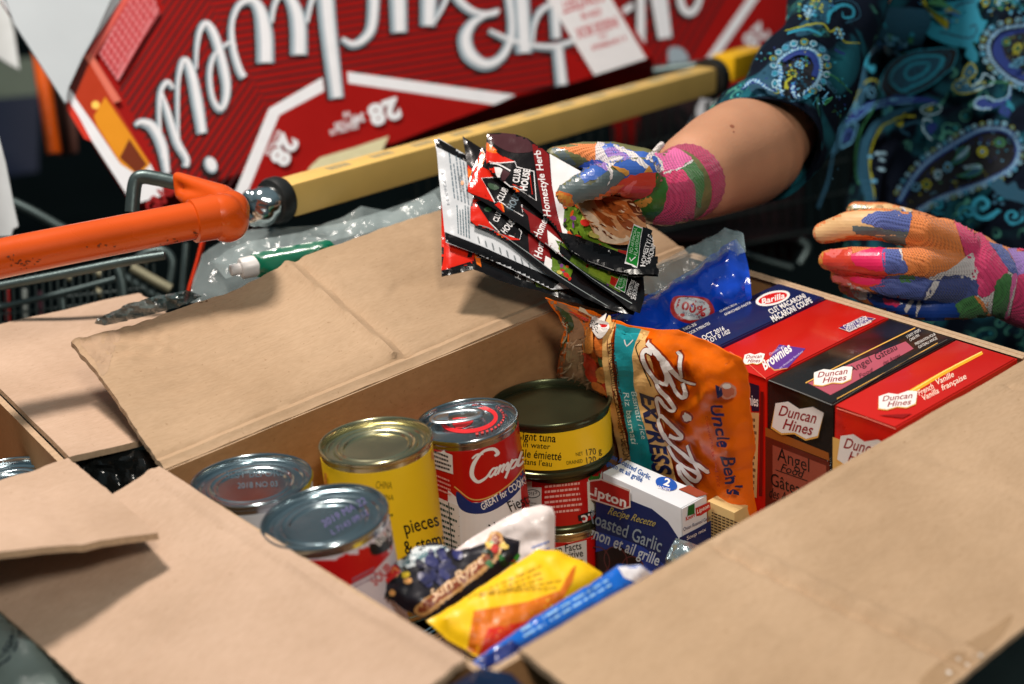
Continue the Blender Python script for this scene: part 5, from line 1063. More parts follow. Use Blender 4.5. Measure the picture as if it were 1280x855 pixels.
B([(640, 605), (620, 640), (600, 670), (590, 660), (610, 610)], K_WH, 2); B([(680, 615), (660, 690), (650, 680), (665, 610)], K_WH, 2); B([(470, 600), (560, 620), (540, 640), (480, 625)], R_MG)
B([(860, 140), (900, 155), (1000, 215), (1070, 300), (1165, 440), (1130, 510), (1090, 552), (1050, 585), (1000, 570), (982, 420), (965, 330), (930, 220)], K_MG)
B([(960, 345), (985, 400), (990, 490), (850, 480), (740, 500), (735, 470), (860, 420)], K_WH)
B([(735, 510), (850, 462), (980, 492), (1000, 562), (960, 602), (880, 625), (740, 605), (690, 600)], K_DB)
B([(700, 590), (730, 530), (790, 470), (770, 530), (730, 590)], K_WH, 2)
B([(875, 630), (980, 580), (1040, 640), (1065, 700), (1010, 790), (880, 780), (895, 690)], K_GR); B([(980, 580), (1010, 600), (1070, 690), (1060, 700), (1000, 620)], K_OR, 2)
B([(1105, 505), (1165, 455), (1190, 520), (1175, 620), (1140, 740), (1085, 740), (1085, 600)], K_GR)
B([(1060, 290), (1140, 315), (1200, 400), (1225, 480), (1170, 440), (1110, 360)], K_BL); B([(1190, 470), (1215, 480), (1180, 600), (1150, 800), (1130, 800), (1165, 640)], K_PK)
B([(1225, 470), (1300, 450), (1300, 800), (1170, 800), (1200, 600)], K_MG, 0); B([(1150, 300), (1220, 300), (1300, 380), (1300, 450), (1225, 470), (1200, 400)], K_PU, 0)
p.build('glove_pattern', gB)
# glove with the pinching hand (holding the packets)
gA = blob('glove', [
    [ka(710, 243, 1.030, 15), ka(726, 235, 1.028, 17), ka(745, 228, 1.030, 21.5), ka(766, 222, 1.040, 20), ka(800, 222, 1.065, 26)],
    [ka(694, 196, 1.092, 13), ka(730, 194, 1.088, 17), ka(765, 200, 1.084, 23), ka(800, 214, 1.082, 30), ka(825, 228, 1.088, 36)],
    [ka(720, 225, 1.108, 14), ka(760, 225, 1.102, 19), ka(810, 228, 1.095, 30)], [ka(740, 262, 1.112, 14), ka(775, 250, 1.108, 19), ka(815, 240, 1.10, 30)], [ka(765, 290, 1.112, 11), ka(790, 270, 1.108, 15), ka(820, 250, 1.10, 30)],
    [ka(790, 228, 1.070, 27), ka(812, 240, 1.080, 34), ka(832, 240, 1.090, 43)],
    [ka(822, 238, 1.088, 43), ka(845, 234, 1.102, 46), ka(858, 228, 1.112, 47)]], R_OL, t, 0.0011, 4)
gA['label'] = 'glove on the hand holding the packets'
p = Print(surf_bvh(gA), 4, 1.5e-4, 3e-5)
def G(L, m, sm=3): p.poly(sc(L, 680, 160, 6.1), m, 6 if sm else 0, 2.6)
G([(-60, 100), (130, 80), (260, 70), (420, 90), (420, 170), (405, 245), (340, 250), (230, 190), (130, 155), (-60, 135)], K_OR)
G([(-60, 140), (60, 140), (180, 175), (330, 245), (290, 300), (200, 330), (60, 200)], R_OL); G([(60, 165), (120, 160), (200, 215), (240, 280), (160, 260)], R_GT)
G([(410, 90), (450, 100), (500, 210), (470, 250), (395, 255)], K_WH)
G([(425, 85), (560, 130), (700, 180), (860, 200), (900, 330), (840, 345), (740, 350), (620, 385), (540, 300), (480, 210)], R_BL)
G([(470, 170), (540, 150), (640, 220), (600, 250), (510, 230)], K_PU); G([(540, 130), (680, 185), (800, 305), (780, 315), (660, 230), (560, 160)], K_WH); G([(420, 240), (540, 215), (620, 225), (560, 260), (500, 300), (440, 270)], K_WH)
G([(790, 200), (860, 190), (930, 320), (900, 345), (860, 340), (830, 260), (780, 240)], K_WH); G([(820, 220), (860, 230), (890, 300), (860, 290)], R_BL, 2)
G([(755, 340), (790, 290), (830, 340)], R_YL, 0)
G([(845, 200), (900, 160), (1000, 150), (1125, 245), (1040, 320), (930, 342), (905, 260)], K_PK); G([(1045, 312), (1130, 262), (1215, 370), (1190, 600), (1155, 570), (1130, 430)], K_GR)
G([(870, 350), (1050, 328), (1132, 430), (1155, 585), (1080, 790), (800, 800), (900, 600), (935, 480)], K_DM); G([(890, 345), (1050, 325), (1100, 390), (1000, 420), (900, 420)], K_MG)
G([(1035, 318), (1130, 262), (1124, 248), (1030, 308), (925, 338), (930, 350)], K_WH, 2)
G([(490, 500), (600, 390), (700, 352), (850, 348), (842, 440), (800, 502), (700, 545), (600, 560), (500, 540)], R_RD); G([(560, 500), (640, 430), (700, 400), (660, 470), (600, 520)], R_PK)
G([(850, 350), (930, 400), (935, 500), (880, 650), (740, 700), (600, 640), (520, 560), (600, 560), (700, 545), (800, 508), (845, 440)], R_GN); G([(560, 575), (700, 560), (800, 520), (820, 560), (700, 610)], R_YL)
G([(270, 290), (330, 255), (400, 240), (490, 290), (470, 360), (350, 405), (300, 415), (240, 340)], R_BL); G([(380, 250), (470, 280), (480, 330), (420, 300)], K_PU)
G([(70, 480), (130, 410), (260, 360), (310, 420), (350, 430), (480, 335), (620, 340), (560, 420), (430, 510), (330, 570), (220, 560), (210, 505), (90, 490)], R_GT)
G([(80, 480), (210, 508), (222, 556), (330, 566), (430, 505), (540, 440), (600, 440), (480, 530), (400, 580), (260, 620), (140, 600)], R_OR); G([(75, 450), (160, 510), (210, 520), (215, 590), (140, 590), (70, 520)], R_YL)
G([(480, 290), (520, 340), (505, 400), (480, 430), (500, 360), (475, 310)], K_WH, 2); G([(520, 290), (640, 330), (620, 365), (540, 315)], R_YL, 2)
p.build('glove_pattern', gA)
blob('glove_tag', [[ka(812, 196, 1.09, 3.2), ka(824, 184, 1.09, 4.2), ka(827, 181, 1.09, 4.2)]], K_WH, gA, 0.0007, 3)
# ribbed cuffs
for nm, L, par in (('cuff', [ka(852, 231, 1.108, 47.3), ka(860, 227, 1.113, 47.8), ka(864, 225, 1.117, 47.8)], gA), ('cuff', [kr(1262, 354, 1.190, 45.5), kr(1285, 362, 1.196, 48), kr(1330, 376, 1.21, 50)], gB)):
    bm = bmesh.new(); tube_bm(bm, [q[0] for q in L], 0, 90, False, 6, [q[1] for q in L])
    bm.normal_update()
    for i, v in enumerate(bm.verts): v.co += v.normal * 0.00025 * math.cos((i % 90) * 2 * PI / 3)
    o = link(nm, frombm(nm, bm), par, [K_DM if par is gA else K_MG]); sd = o.modifiers.new('s', 'SOLIDIFY'); sd.thickness = 0.0012

# ------------------------------------------------------------------ paisley shirt
def shirt_mat():
    m = bpy.data.materials.new('paisley_cloth'); m.use_nodes = True; n = m.node_tree.nodes; l = m.node_tree.links; b = n['Principled BSDF']
    tc = n.new('ShaderNodeTexCoord')
    def ramp(src, stops):
        r = n.new('ShaderNodeValToRGB'); l.new(src, r.inputs[0])
        while len(r.color_ramp.elements) < len(stops): r.color_ramp.elements.new(0.5)
        for e, (ps, c) in zip(r.color_ramp.elements, stops): e.position = ps; e.color = c
        return r.outputs[0]
    def noise_(sc_, det, dist=0):
        t_ = n.new('ShaderNodeTexNoise'); t_.inputs['Scale'].default_value = sc_; t_.inputs['Detail'].default_value = det; t_.inputs['Distortion'].default_value = dist; l.new(tc.outputs['Object'], t_.inputs['Vector']); return t_.outputs['Fac']
    base = ramp(noise_(13, 2, 1.2), [(0.52, (0.003, 0.006, 0.014, 1)), (0.58, (0.008, 0.06, 0.088, 1)), (0.74, (0.011, 0.11, 0.145, 1))])
    v = n.new('ShaderNodeTexVoronoi'); v.feature = 'SMOOTH_F1'; v.inputs['Scale'].default_value = 95; l.new(tc.outputs['Object'], v.inputs['Vector'])
    rings = ramp(v.outputs['Distance'], [(0.10, (0.05, 0.45, 0.5, 1)), (0.16, (0.004, 0.03, 0.05, 1)), (0.30, (0.004, 0.03, 0.05, 1)), (0.36, (0.10, 0.40, 0.30, 1)), (0.42, (0.004, 0.02, 0.03, 1))])
    msk = ramp(noise_(20, 2, 0.6), [(0.54, (0, 0, 0, 1)), (0.60, (0.75, 0.75, 0.75, 1))])
    mx = n.new('ShaderNodeMix'); mx.data_type = 'RGBA'; l.new(msk, mx.inputs[0]); l.new(base, mx.inputs[6]); l.new(rings, mx.inputs[7]); l.new(mx.outputs[2], b.inputs['Base Color'])
    b.inputs['Roughness'].default_value = 0.85; b.inputs['Specular IOR Level'].default_value = 0.08
    w = n.new('ShaderNodeTexNoise'); w.inputs['Scale'].default_value = 900; l.new(tc.outputs['Object'], w.inputs['Vector']); bp = n.new('ShaderNodeBump'); bp.inputs['Strength'].default_value = 0.3; bp.inputs['Distance'].default_value = 0.0004; l.new(w.outputs['Fac'], bp.inputs['Height']); l.new(bp.outputs[0], b.inputs['Normal'])
    return m
SHM = shirt_mat()
def fold(co):
    q = noise.noise(Vector((co.x * 9, co.y * 9, co.z * 3.2))); q2 = noise.noise(Vector((co.x * 22 + 5, co.y * 22, co.z * 9)))
    return 0.016 * q + 0.007 * q2
shirt = blob('shirt', [[kr(1290, -140, 1.6, 165), kr(1296, 60, 1.62, 208), kr(1288, 180, 1.62, 214), kr(1284, 330, 1.62, 220), kr(1282, 430, 1.62, 224)], [kr(1290, -140, 1.6, 140), kr(1160, -140, 1.53, 90)], [kr(1200, -60, 1.58, 90), kr(1128, -10, 1.53, 52)], [kr(1290, -140, 1.6, 140), kr(1480, -100, 1.5, 96), kr(1466, 90, 1.42, 86)]], SHM, t, 0.005, 4, fold)
bm = bmesh.new()
SL = [kr(953, 184, 1.262, 73.5), kr(960, 172, 1.272, 73), kr(980, 140, 1.30, 69), kr(1004, 96, 1.33, 62), kr(1028, 44, 1.38, 56), kr(1054, -20, 1.43, 58), kr(1110, -110, 1.5, 80)]
tube_bm(bm, [q[0] for q in SL], 0, 72, False, 8, [q[1] for q in SL])
bm.normal_update()
for i, v in enumerate(bm.verts):
    row = i // 72; a_ = (i % 72) / 72 * 2 * PI
    k = 0.0035 * math.sin(a_ * 3 + row * 0.13) + 0.004 * noise.noise(v.co * 14) + 0.0025 * math.sin(row * 0.55 + a_ * 2) * min(1, row / 6)
    if row < 3: k += 0.0012
    v.co += v.normal * k
sleeve = link('sleeve', frombm('sleeve', bm), t, [SHM]); sd = sleeve.modifiers.new('s', 'SOLIDIFY'); sd.thickness = 0.0016; sd.offset = -1
blob('trousers', [[kr(1270, 470, 1.64, 200), kr(1240, 900, 1.66, 150), kr(1240, 1500, 1.7, 110)], [kr(1300, 470, 1.64, 200), kr(1420, 900, 1.66, 150), kr(1420, 1500, 1.7, 110)]], mat('dark_trousers', (0.010, 0.012, 0.018, 1), 0.8, 0, 60, 0.3, 300, 0.3), t, 0.009, 4)
P_LB = ink(84, 150, 186, 0.8); P_WH = ink(146, 186, 206, 0.8); P_BL = ink(12, 42, 112, 0.8); P_TL = ink(18, 120, 146, 0.8); P_DT = ink(8, 66, 90, 0.8); P_YL = ink(140, 144, 28, 0.8); P_DK = ink(3, 9, 20, 0.8); P_GN = ink(40, 110, 70, 0.7); P_MB = ink(40, 110, 170, 0.7)
def rope(p, L, w=3.4, closed=False, band=7, fill=None, side=1):
    if fill is not None: p.poly(L, fill, 5)
    if band: p.stroke(L, band, P_BL, 6, closed)
    p.stroke(L, w * 0.9, P_MB, 6, closed)
    C_ = crom([(a, b, 0) for a, b in L], 14, closed); acc = 0
    for i in range(1, len(C_)):
        acc += (C_[i] - C_[i - 1]).length
        if acc > 3.0:
            acc = 0; t_ = (C_[i] - C_[i - 1]).normalized(); q = Vector((-t_.y, t_.x, 0)); c = C_[i]
            A_ = c + q * w * 0.55 - t_ * 1.0; B_ = c - q * w * 0.55 + t_ * 1.0; p.stroke([(A_.x, A_.y), (B_.x, B_.y)], 1.5, P_WH, 0)
def scallop(p, L, off, closed=False, sp=7, r=2.5):
    C_ = crom([(a, b, 0) for a, b in L], 14, closed); acc = 0; k = 0
    for i in range(1, len(C_)):
        acc += (C_[i] - C_[i - 1]).length
        if acc > sp:
            acc = 0; k += 1; t_ = (C_[i] - C_[i - 1]).normalized(); q = Vector((t_.y, -t_.x, 0)); c = C_[i] + q * off
            p.disc(c.x, c.y, r * 0.62, r * 0.62, P_TL, 0, 10); p.stroke(ell(c.x, c.y, r, r, 0, 0, 360, 10), 1.0, (P_WH, P_YL, P_WH, P_LB)[k % 4], 2)
def flower(p, x, y, r, c1, c2, n=7):
    for k in range(n): a_ = 2 * PI * k / n; p.disc(x + r * math.cos(a_), y + r * math.sin(a_), r * 0.36, r * 0.36, c1, 0, 8)
    p.disc(x, y, r * 0.32, r * 0.32, c2, 0, 8)
def curl(p, x, y, r, rot, c, w=1.6, turns=1.4, sgn=1):
    L = []
    for k in range(16): a_ = math.radians(rot) + sgn * k / 15 * turns * 2 * PI; rr = r * (1 - k / 17); L.append((x + rr * math.cos(a_), y + rr * math.sin(a_)))
    p.stroke(L, w, c, 2)
def dots(p, poly, n, seed, cols, r0=0.7, r1=1.6):
    rnd = random.Random(seed); xs = [q[0] for q in poly]; ys = [q[1] for q in poly]; k = 0
    while k < n:
        x = rnd.uniform(min(xs), max(xs)); y = rnd.uniform(min(ys), max(ys)); k += 1
        if inpoly(x, y, poly): p.disc(x, y, rnd.uniform(r0, r1), rnd.uniform(r0, r1), rnd.choice(cols), 0, 7)
def mini(p, x, y, s, rot, c1, c2):
    a_ = math.radians(rot); L = [(-1.2, 0.5), (-0.3, 0.2), (0.4, -0.4), (1.0, -0.35), (1.1, 0.2), (0.6, 0.6), (-0.2, 0.7)]
    q = [(x + s * (u * math.cos(a_) - v * math.sin(a_)), y + s * (u * math.sin(a_) + v * math.cos(a_))) for u, v in L]; p.poly(q, c1, 4); p.stroke(q, 1.1, c2, 3, True)
p = Print(surf_bvh(shirt), 5, 3e-4, 4e-5)
# big lower right paisley
L = sc([(280, 810), (380, 640), (500, 500), (700, 370), (900, 265), (1060, 262), (1150, 330), (1180, 440), (1120, 560), (950, 655), (750, 730), (560, 800), (420, 880)], 1080, 120, 6.105)
p.poly(L, P_DK, 4); dots(p, L, 130, 3, [P_YL, P_GN, P_BL, P_TL, P_LB, P_BL]); rope(p, L, 3.4, False, 8); scallop(p, L, 5.6)
mini(p, 1080 + 750 / 6.1, 120 + 470 / 6.1, 12, -32, P_DT, P_GN); mini(p, 1080 + 840 / 6.1, 120 + 580 / 6.1, 12, -8, P_DT, P_GN); p.stroke(sc([(740, 500), (790, 450), (830, 400), (810, 450), (760, 490)], 1080, 120, 6.1), 1, P_WH, 4); p.stroke(sc([(790, 560), (870, 545), (920, 560), (870, 565), (800, 570)], 1080, 120, 6.1), 1, P_WH, 4)
flower(p, 1232, 193, 5, P_YL, P_WH, 9); flower(p, 1252, 182, 4.5, P_GN, P_LB); flower(p, 1192, 212, 5, P_LB, P_YL); flower(p, 1178, 221, 5, P_WH, P_TL); flower(p, 1162, 233, 5, P_YL, P_GN); flower(p, 1150, 236, 4, P_LB, P_DT)
# upper right paisley
L = sc([(1340, 180), (1221, 220), (1080, 235), (1000, 300), (975, 400), (1010, 500), (1100, 590), (1230, 650), (1400, 700)], 1080, 0, 6.105)
p.poly(L, P_DK, 4); p.poly(sc([(1300, 200), (1200, 240), (1060, 260), (1010, 330), (1000, 430), (1060, 520), (1140, 580), (1300, 640), (1300, 580), (1150, 500), (1080, 420), (1070, 330), (1140, 280), (1300, 260)], 1080, 0, 6.1), P_BL, 4)
dots(p, sc([(1080, 300), (1300, 240), (1300, 620), (1130, 540)], 1080, 0, 6.1), 60, 7, [P_YL, P_GN, P_LB, P_TL]); rope(p, L, 3.6, False, 0); scallop(p, L[::-1], 6); flower(p, 1275, 64, 5, P_YL, P_GN, 8); mini(p, 1276, 80, 9, 0, P_DT, P_LB); flower(p, 1260, 55, 4, P_GN, P_YL)
# teal scroll at the top
p.poly(sc([(560, 290), (640, 260), (650, 200), (560, 200), (480, 120), (470, 60), (540, 130), (600, 150), (660, 120), (720, 60), (800, 25), (960, 20), (900, 70), (800, 110), (740, 150), (740, 230), (790, 280), (860, 290), (900, 250), (870, 210), (820, 230), (790, 200), (830, 120), (870, 160), (920, 120), (950, 180), (990, 190), (960, 260), (930, 290), (920, 350), (860, 340), (910, 430), (905, 490), (870, 500), (850, 430), (790, 440), (820, 390), (790, 350), (700, 380), (660, 320), (600, 330)], 1080, 0, 6.1), P_TL)
p.stroke(sc([(690, 260), (700, 180), (760, 90), (880, 50)], 1080, 0, 6.1), 3.0, P_DT, 5); p.stroke(sc([(640, 280), (760, 310), (860, 310), (910, 260), (880, 220), (840, 240)], 1080, 0, 6.1), 2.6, P_DT, 5)
# nested oval
for k, (c, w) in enumerate(((P_TL, 1.4), (P_DT, 1.6), (P_TL, 3.4), (P_DT, 2.0), (P_TL, 3.2))):
    s = 1 - k * 0.17; L = sc([(480 + (x - 480) * s, 560 + (y - 560) * s) for x, y in [(250, 690), (300, 560), (430, 450), (600, 400), (720, 400), (730, 440), (690, 540), (580, 650), (430, 740), (330, 790)]], 1080, 0, 6.1)
    p.poly(L, P_DK if k < 2 else P_DT, 4); p.stroke(L, w, c, 4, True)
for q in ((400, 630), (450, 590), (490, 565), (550, 520)): p.disc(1080 + q[0] / 6.1, q[1] / 6.1, 1.8, 1.2, P_DK, -40, 8)
# left cluster: blue crescent, flowers on teal
p.poly(sc([(-60, 60), (420, 40), (400, 200), (330, 330), (240, 430), (120, 480), (-60, 420)], 1080, 0, 6.1), P_DT, 4)
for k in range(9): x = 1066 + k * 6; p.stroke([(x, -6), (x - 2, 12), (x + 1, 22)], 1.2, P_TL, 3)
dots(p, sc([(60, 170), (360, 150), (340, 320), (240, 400), (120, 380)], 1080, 0, 6.1), 110, 12, [P_TL, P_TL, P_GN, P_LB, P_MB], 1, 2.6)
L = sc([(0, 190), (20, 260), (60, 350), (120, 410), (190, 440), (260, 410)], 1080, 0, 6.1); p.poly(sc([(-120, 220), (0, 190), (40, 300), (110, 400), (190, 440), (100, 450), (-10, 400), (-120, 360)], 1080, 0, 6.1), P_BL, 4); rope(p, L, 2.6, False, 0); rope(p, sc([(-120, 380), (0, 400), (90, 440), (190, 445), (300, 400)], 1080, 0, 6.1), 2.4, False, 0)
flower(p, 1104, 42, 4, P_WH, P_YL, 6); flower(p, 1103, 26, 3.6, P_WH, P_TL, 6); flower(p, 1120, 28, 3.2, P_LB, P_GN, 6); scallop(p, sc([(120, 480), (220, 450), (330, 350), (370, 230)], 1080, 0, 6.1), 2, False, 8, 3)
p.poly(sc([(180, 440), (210, 430), (210, 540), (260, 560), (240, 610), (190, 560), (150, 520)], 1080, 0, 6.1), P_TL, 3)
# teal body of the left edge with yellow outlines
p.poly([(1050, 78), (1080, 82), (1108, 90), (1112, 120), (1100, 160), (1080, 190), (1050, 190)], P_DT, 4)
for L in ([(1064, 100), (1070, 92), (1078, 96), (1086, 98), (1090, 106), (1084, 116), (1078, 130), (1072, 136)], [(1110, 112), (1116, 108), (1124, 108), (1128, 112)], [(1098, 134), (1100, 124), (1106, 118)], [(1074, 104), (1079, 108), (1078, 114), (1072, 114), (1071, 108)]): p.stroke(L, 1.6, P_YL, 4)
curl(p, 1073, 112, 6, 0, P_YL, 1.4); curl(p, 1086, 128, 6, 90, P_LB, 1.6); curl(p, 1118, 124, 8, 200, P_LB, 1.2)
dots(p, [(1060, 84), (1104, 92), (1104, 150), (1060, 160)], 60, 15, [P_TL, P_GN, P_YL, P_LB], 0.8, 1.8)
# sweeping leaves
for L, c, w in ((sc([(60, 220), (120, 200), (260, 110), (420, 60), (560, 50), (640, 80)], 1080, 120, 6.1), P_BL, [5, 9, 10, 9, 7, 3]), (sc([(70, 230), (160, 200), (300, 110), (460, 75)], 1080, 120, 6.1), P_LB, 1.3), (sc([(80, 170), (200, 130), (330, 70), (480, 40)], 1080, 120, 6.1), P_LB, 1.2),
    (sc([(220, 820), (190, 600), (200, 400), (260, 270), (360, 170), (470, 110)], 1080, 120, 6.1), P_DT, [9, 9, 8, 7, 6, 4]), (sc([(240, 800), (225, 560), (240, 400), (310, 260), (420, 160)], 1080, 120, 6.1), P_YL, [0.8, 1.2, 1.8, 2.4, 1]), (sc([(300, 60), (180, 300), (140, 500), (170, 700)], 1080, 120, 6.1), P_GN, 1.2),
    (sc([(20, 410), (60, 280), (150, 240), (110, 370), (40, 430)], 1080, 120, 6.1), P_LB, 1.4), (sc([(40, 380), (90, 300), (110, 330), (60, 390)], 1080, 120, 6.1), P_BL, 2.4), (sc([(640, 90), (660, 120), (620, 160), (540, 150), (530, 110), (620, 80)], 1080, 120, 6.1), P_WH, 1.2), (sc([(560, 130), (600, 110), (590, 140)], 1080, 120, 6.1), P_YL, 2), (sc([(600, 200), (540, 200), (510, 260), (530, 320), (590, 370)], 1080, 120, 6.1), P_WH, 2.2),
    (sc([(440, 340), (400, 280), (480, 240), (560, 260)], 1080, 120, 6.1), P_DT, 3), (sc([(380, 190), (440, 190), (470, 200)], 1080, 120, 6.1), P_YL, 3), (sc([(370, 240), (400, 260), (400, 230)], 1080, 120, 6.1), P_YL, 2.4)): p.stroke(L, w, c, 5)
p.poly(sc([(560, 240), (620, 210), (640, 260), (580, 330), (540, 290)], 1080, 120, 6.1), P_BL, 3)
for q in ((270, 480), (290, 530), (280, 600), (240, 680), (300, 480), (230, 500)): p.disc(1080 + q[0] / 6.1, 120 + q[1] / 6.1, 3.0, 2.2, P_WH if q[0] > 250 else P_LB, 30, 8)
curl(p, 1084, 146, 8, 180, P_LB, 1.6); curl(p, 1103, 140, 6, 90, P_LB, 1.4); curl(p, 1088, 132, 6, 0, P_MB, 1.6)
# yellow leaf cluster, white hook
for L in (sc([(720, 690), (750, 640), (800, 640), (830, 560), (880, 510), (910, 580), (860, 640), (880, 690), (960, 660), (940, 720), (860, 750), (770, 740), (730, 700)], 1080, 0, 6.1),): p.poly(L, P_DT, 3); p.stroke(L, 1.3, P_YL, 3, True)
p.stroke(sc([(880, 700), (940, 640), (960, 590), (1010, 640), (990, 690), (900, 730)], 1080, 0, 6.1), 1.5, P_WH, 4); p.stroke(sc([(980, 670), (1060, 665), (1140, 670), (1090, 740)], 1080, 0, 6.1), 2.2, P_GN, 4); dots(p, sc([(740, 650), (900, 560), (950, 680), (800, 730)], 1080, 0, 6.1), 30, 9, [P_YL, P_GN, P_LB])
p.poly(sc([(1180, 690), (1170, 770), (1100, 820), (1000, 840), (960, 800), (920, 820), (930, 870), (1000, 890), (1100, 860), (1190, 790)], 1080, 0, 6.1), P_BL, 3); rope(p, sc([(1190, 680), (1170, 770), (1100, 810), (1020, 830), (970, 795), (920, 820), (920, 870), (990, 890)], 1080, 0, 6.1), 2.2, False, 0)
p.stroke([(1076, 150), (1078, 190), (1072, 230), (1060, 262)], 3, P_DT, 5)
# lower scrolls behind the hand and top right flowers
for x, y, s, r in ((1240, 262, 17, 20), (1262, 250, 10, 200), (1222, 270, 9, 120), (1195, 262, 9, 60), (1270, 275, 10, 0)): curl(p, x, y, s, r, P_TL, s * 0.28, 1.3); flower(p, x + s, y - s * 0.4, s * 0.35, P_DT, P_TL, 5)
p.poly([(1248, 238), (1256, 232), (1262, 240), (1272, 236), (1278, 246), (1292, 246), (1292, 262), (1270, 258), (1256, 252)], P_DT, 3)
for L in (sc([(1000, 150), (1010, 80), (1070, 20), (1160, 0), (1260, -10)], 1080, 0, 6.1),): scallop(p, L, 0, False, 7, 3.4)
p.stroke(sc([(1060, 120), (1080, 80), (1140, 60), (1220, 70)], 1080, 0, 6.1), 1.6, P_WH, 4); dots(p, sc([(1010, 170), (1060, 60), (1260, 20), (1260, 180)], 1080, 0, 6.1), 60, 19, [P_YL, P_GN, P_LB, P_TL]); dots(p, sc([(480, 0), (700, 0), (700, 100), (600, 120), (480, 60)], 1080, 0, 6.1), 50, 23, [P_YL, P_GN, P_TL, P_MB]); curl(p, 1272, 142, 7, 0, P_TL, 3); curl(p, 1262, 155, 6, 90, P_BL, 3)
p.build('paisley_print', shirt)
p = Print(surf_bvh(sleeve), 4, 5e-4, 4e-5)
p.poly(sc([(480, 20), (640, 10), (660, 120), (600, 200), (520, 260), (400, 280), (420, 200), (500, 120)], 930, 0, 6.1), P_DT, 4)
p.poly(sc([(60, 620), (260, 430), (340, 320), (560, 330), (640, 420), (620, 640), (460, 760), (300, 780), (80, 720)], 930, 0, 6.1), P_DT, 4)
L = sc([(300, 760), (270, 620), (270, 500), (340, 430), (430, 395), (520, 420), (560, 500), (560, 580), (520, 660), (440, 730)], 930, 0, 6.1)
p.poly(L, P_DK, 4); dots(p, L, 80, 31, [P_YL, P_GN, P_BL, P_TL, P_LB]); p.stroke(sc([(300, 480), (400, 420), (500, 440), (540, 520), (520, 600)], 930, 0, 6.1), 7, P_BL, 5); rope(p, L, 3.0, False, 0); scallop(p, L, 5, False, 8, 3.2)
flower(p, 930 + 410 / 6.1, 545 / 6.1, 4, P_LB, P_WH); flower(p, 930 + 350 / 6.1, 620 / 6.1, 4, P_YL, P_GN); p.stroke(sc([(330, 700), (320, 670), (350, 650)], 930, 0, 6.1), 3.2, P_YL, 3)
rope(p, sc([(360, 680), (390, 760), (430, 860), (470, 960)], 930, 0, 6.1), 2.6, False, 5); rope(p, sc([(270, 560), (290, 700), (300, 780)], 930, 0, 6.1), 2.4, False, 0); rope(p, sc([(20, 730), (100, 660), (190, 690), (270, 760), (350, 850), (430, 980)], 930, 0, 6.1), 2.2, False, 4)
for L, c, w in ((sc([(590, 240), (620, 160), (700, 100), (770, 120), (770, 180), (710, 190), (700, 150)], 930, 0, 6.1), P_TL, [3, 4, 4, 3, 3, 2, 1]), (sc([(580, 220), (600, 130), (700, 60), (800, 90), (820, 180), (720, 230)], 930, 0, 6.1), P_DT, 1.4), (sc([(330, 310), (400, 290), (480, 260), (560, 250), (600, 300), (660, 270), (700, 360), (820, 370)], 930, 0, 6.1), P_YL, [1, 1.4, 2, 1.6, 1.4, 2.4, 1.6, 0.8]), (sc([(340, 330), (450, 300), (540, 330)], 930, 0, 6.1), P_TL, 3), (sc([(560, 600), (620, 620), (700, 700), (740, 720)], 930, 0, 6.1), P_GN, 1.6), (sc([(620, 420), (660, 440), (700, 450)], 930, 0, 6.1), P_BL, 3)): p.stroke(L, w, c, 5)
flower(p, 930 + 490 / 6.1, 160 / 6.1, 5, P_LB, P_WH, 6); flower(p, 930 + 540 / 6.1, 115 / 6.1, 5, P_YL, P_GN, 6); flower(p, 930 + 660 / 6.1, 310 / 6.1, 5, P_LB, P_WH, 6); flower(p, 930 + 470 / 6.1, 200 / 6.1, 3, P_WH, P_WH, 6)
dots(p, sc([(460, 20), (660, 20), (640, 140), (480, 240), (400, 270)], 930, 0, 6.1), 60, 41, [P_YL, P_GN, P_TL, P_TL, P_MB]); dots(p, sc([(60, 640), (260, 420), (640, 520), (700, 900), (500, 1100), (360, 900)], 930, 0, 6.1), 130, 43, [P_TL, P_GN, P_LB, P_TL, P_BL, P_YL]); dots(p, [(1000, 130), (1020, 130), (1030, 220), (1000, 240), (995, 180)], 40, 47, [P_TL, P_DT, P_LB, P_GN])
for q in ((998, 150, 9), (1004, 190, 8), (1018, 120, 7), (1012, 170, 6), (990, 215, 7)): curl(p, q[0], q[1], q[2], q[1] * 3, P_DT, 2.2); 
p.build('paisley_print', sleeve)
# ------------------------------------------------------------------ seasoning packets fanned in the hand
FK = mat('glossy_black_brown_film', C3(16, 10, 10), 0.17, 0, 30, 0.25, 30, 0.35, coat=0.25, bdist=0.003)
FWB = mat('glossy_white_film_back', C3(196, 200, 204), 0.20, 0, 30, 0.04, 30, 0.4, coat=0.6, bdist=0.003)
K_R = ink(206, 34, 14, 0.16); K_O = ink(232, 110, 26, 0.16); K_DR = ink(120, 22, 22, 0.16); K_W = ink(226, 224, 224, 0.2); K_K = ink(14, 11, 12, 0.16); K_G = ink(20, 120, 36, 0.2); K_BR = ink(70, 40, 44, 0.14)
SAL = [mat('salad_photo_%d' % i, C3(*c), 0.22, 0, 420, 0.5) for i, c in enumerate(((84, 112, 24), (128, 150, 44), (44, 76, 18), (176, 34, 24), (196, 80, 26), (184, 170, 84), (22, 30, 12), (110, 56, 120)))]
CHK = [mat('chicken_photo_%d' % i, C3(*c), 0.2, 0, 260, 0.45) for i, c in enumerate(((196, 138, 92), (224, 190, 160), (140, 66, 26), (176, 94, 42), (96, 42, 16)))]
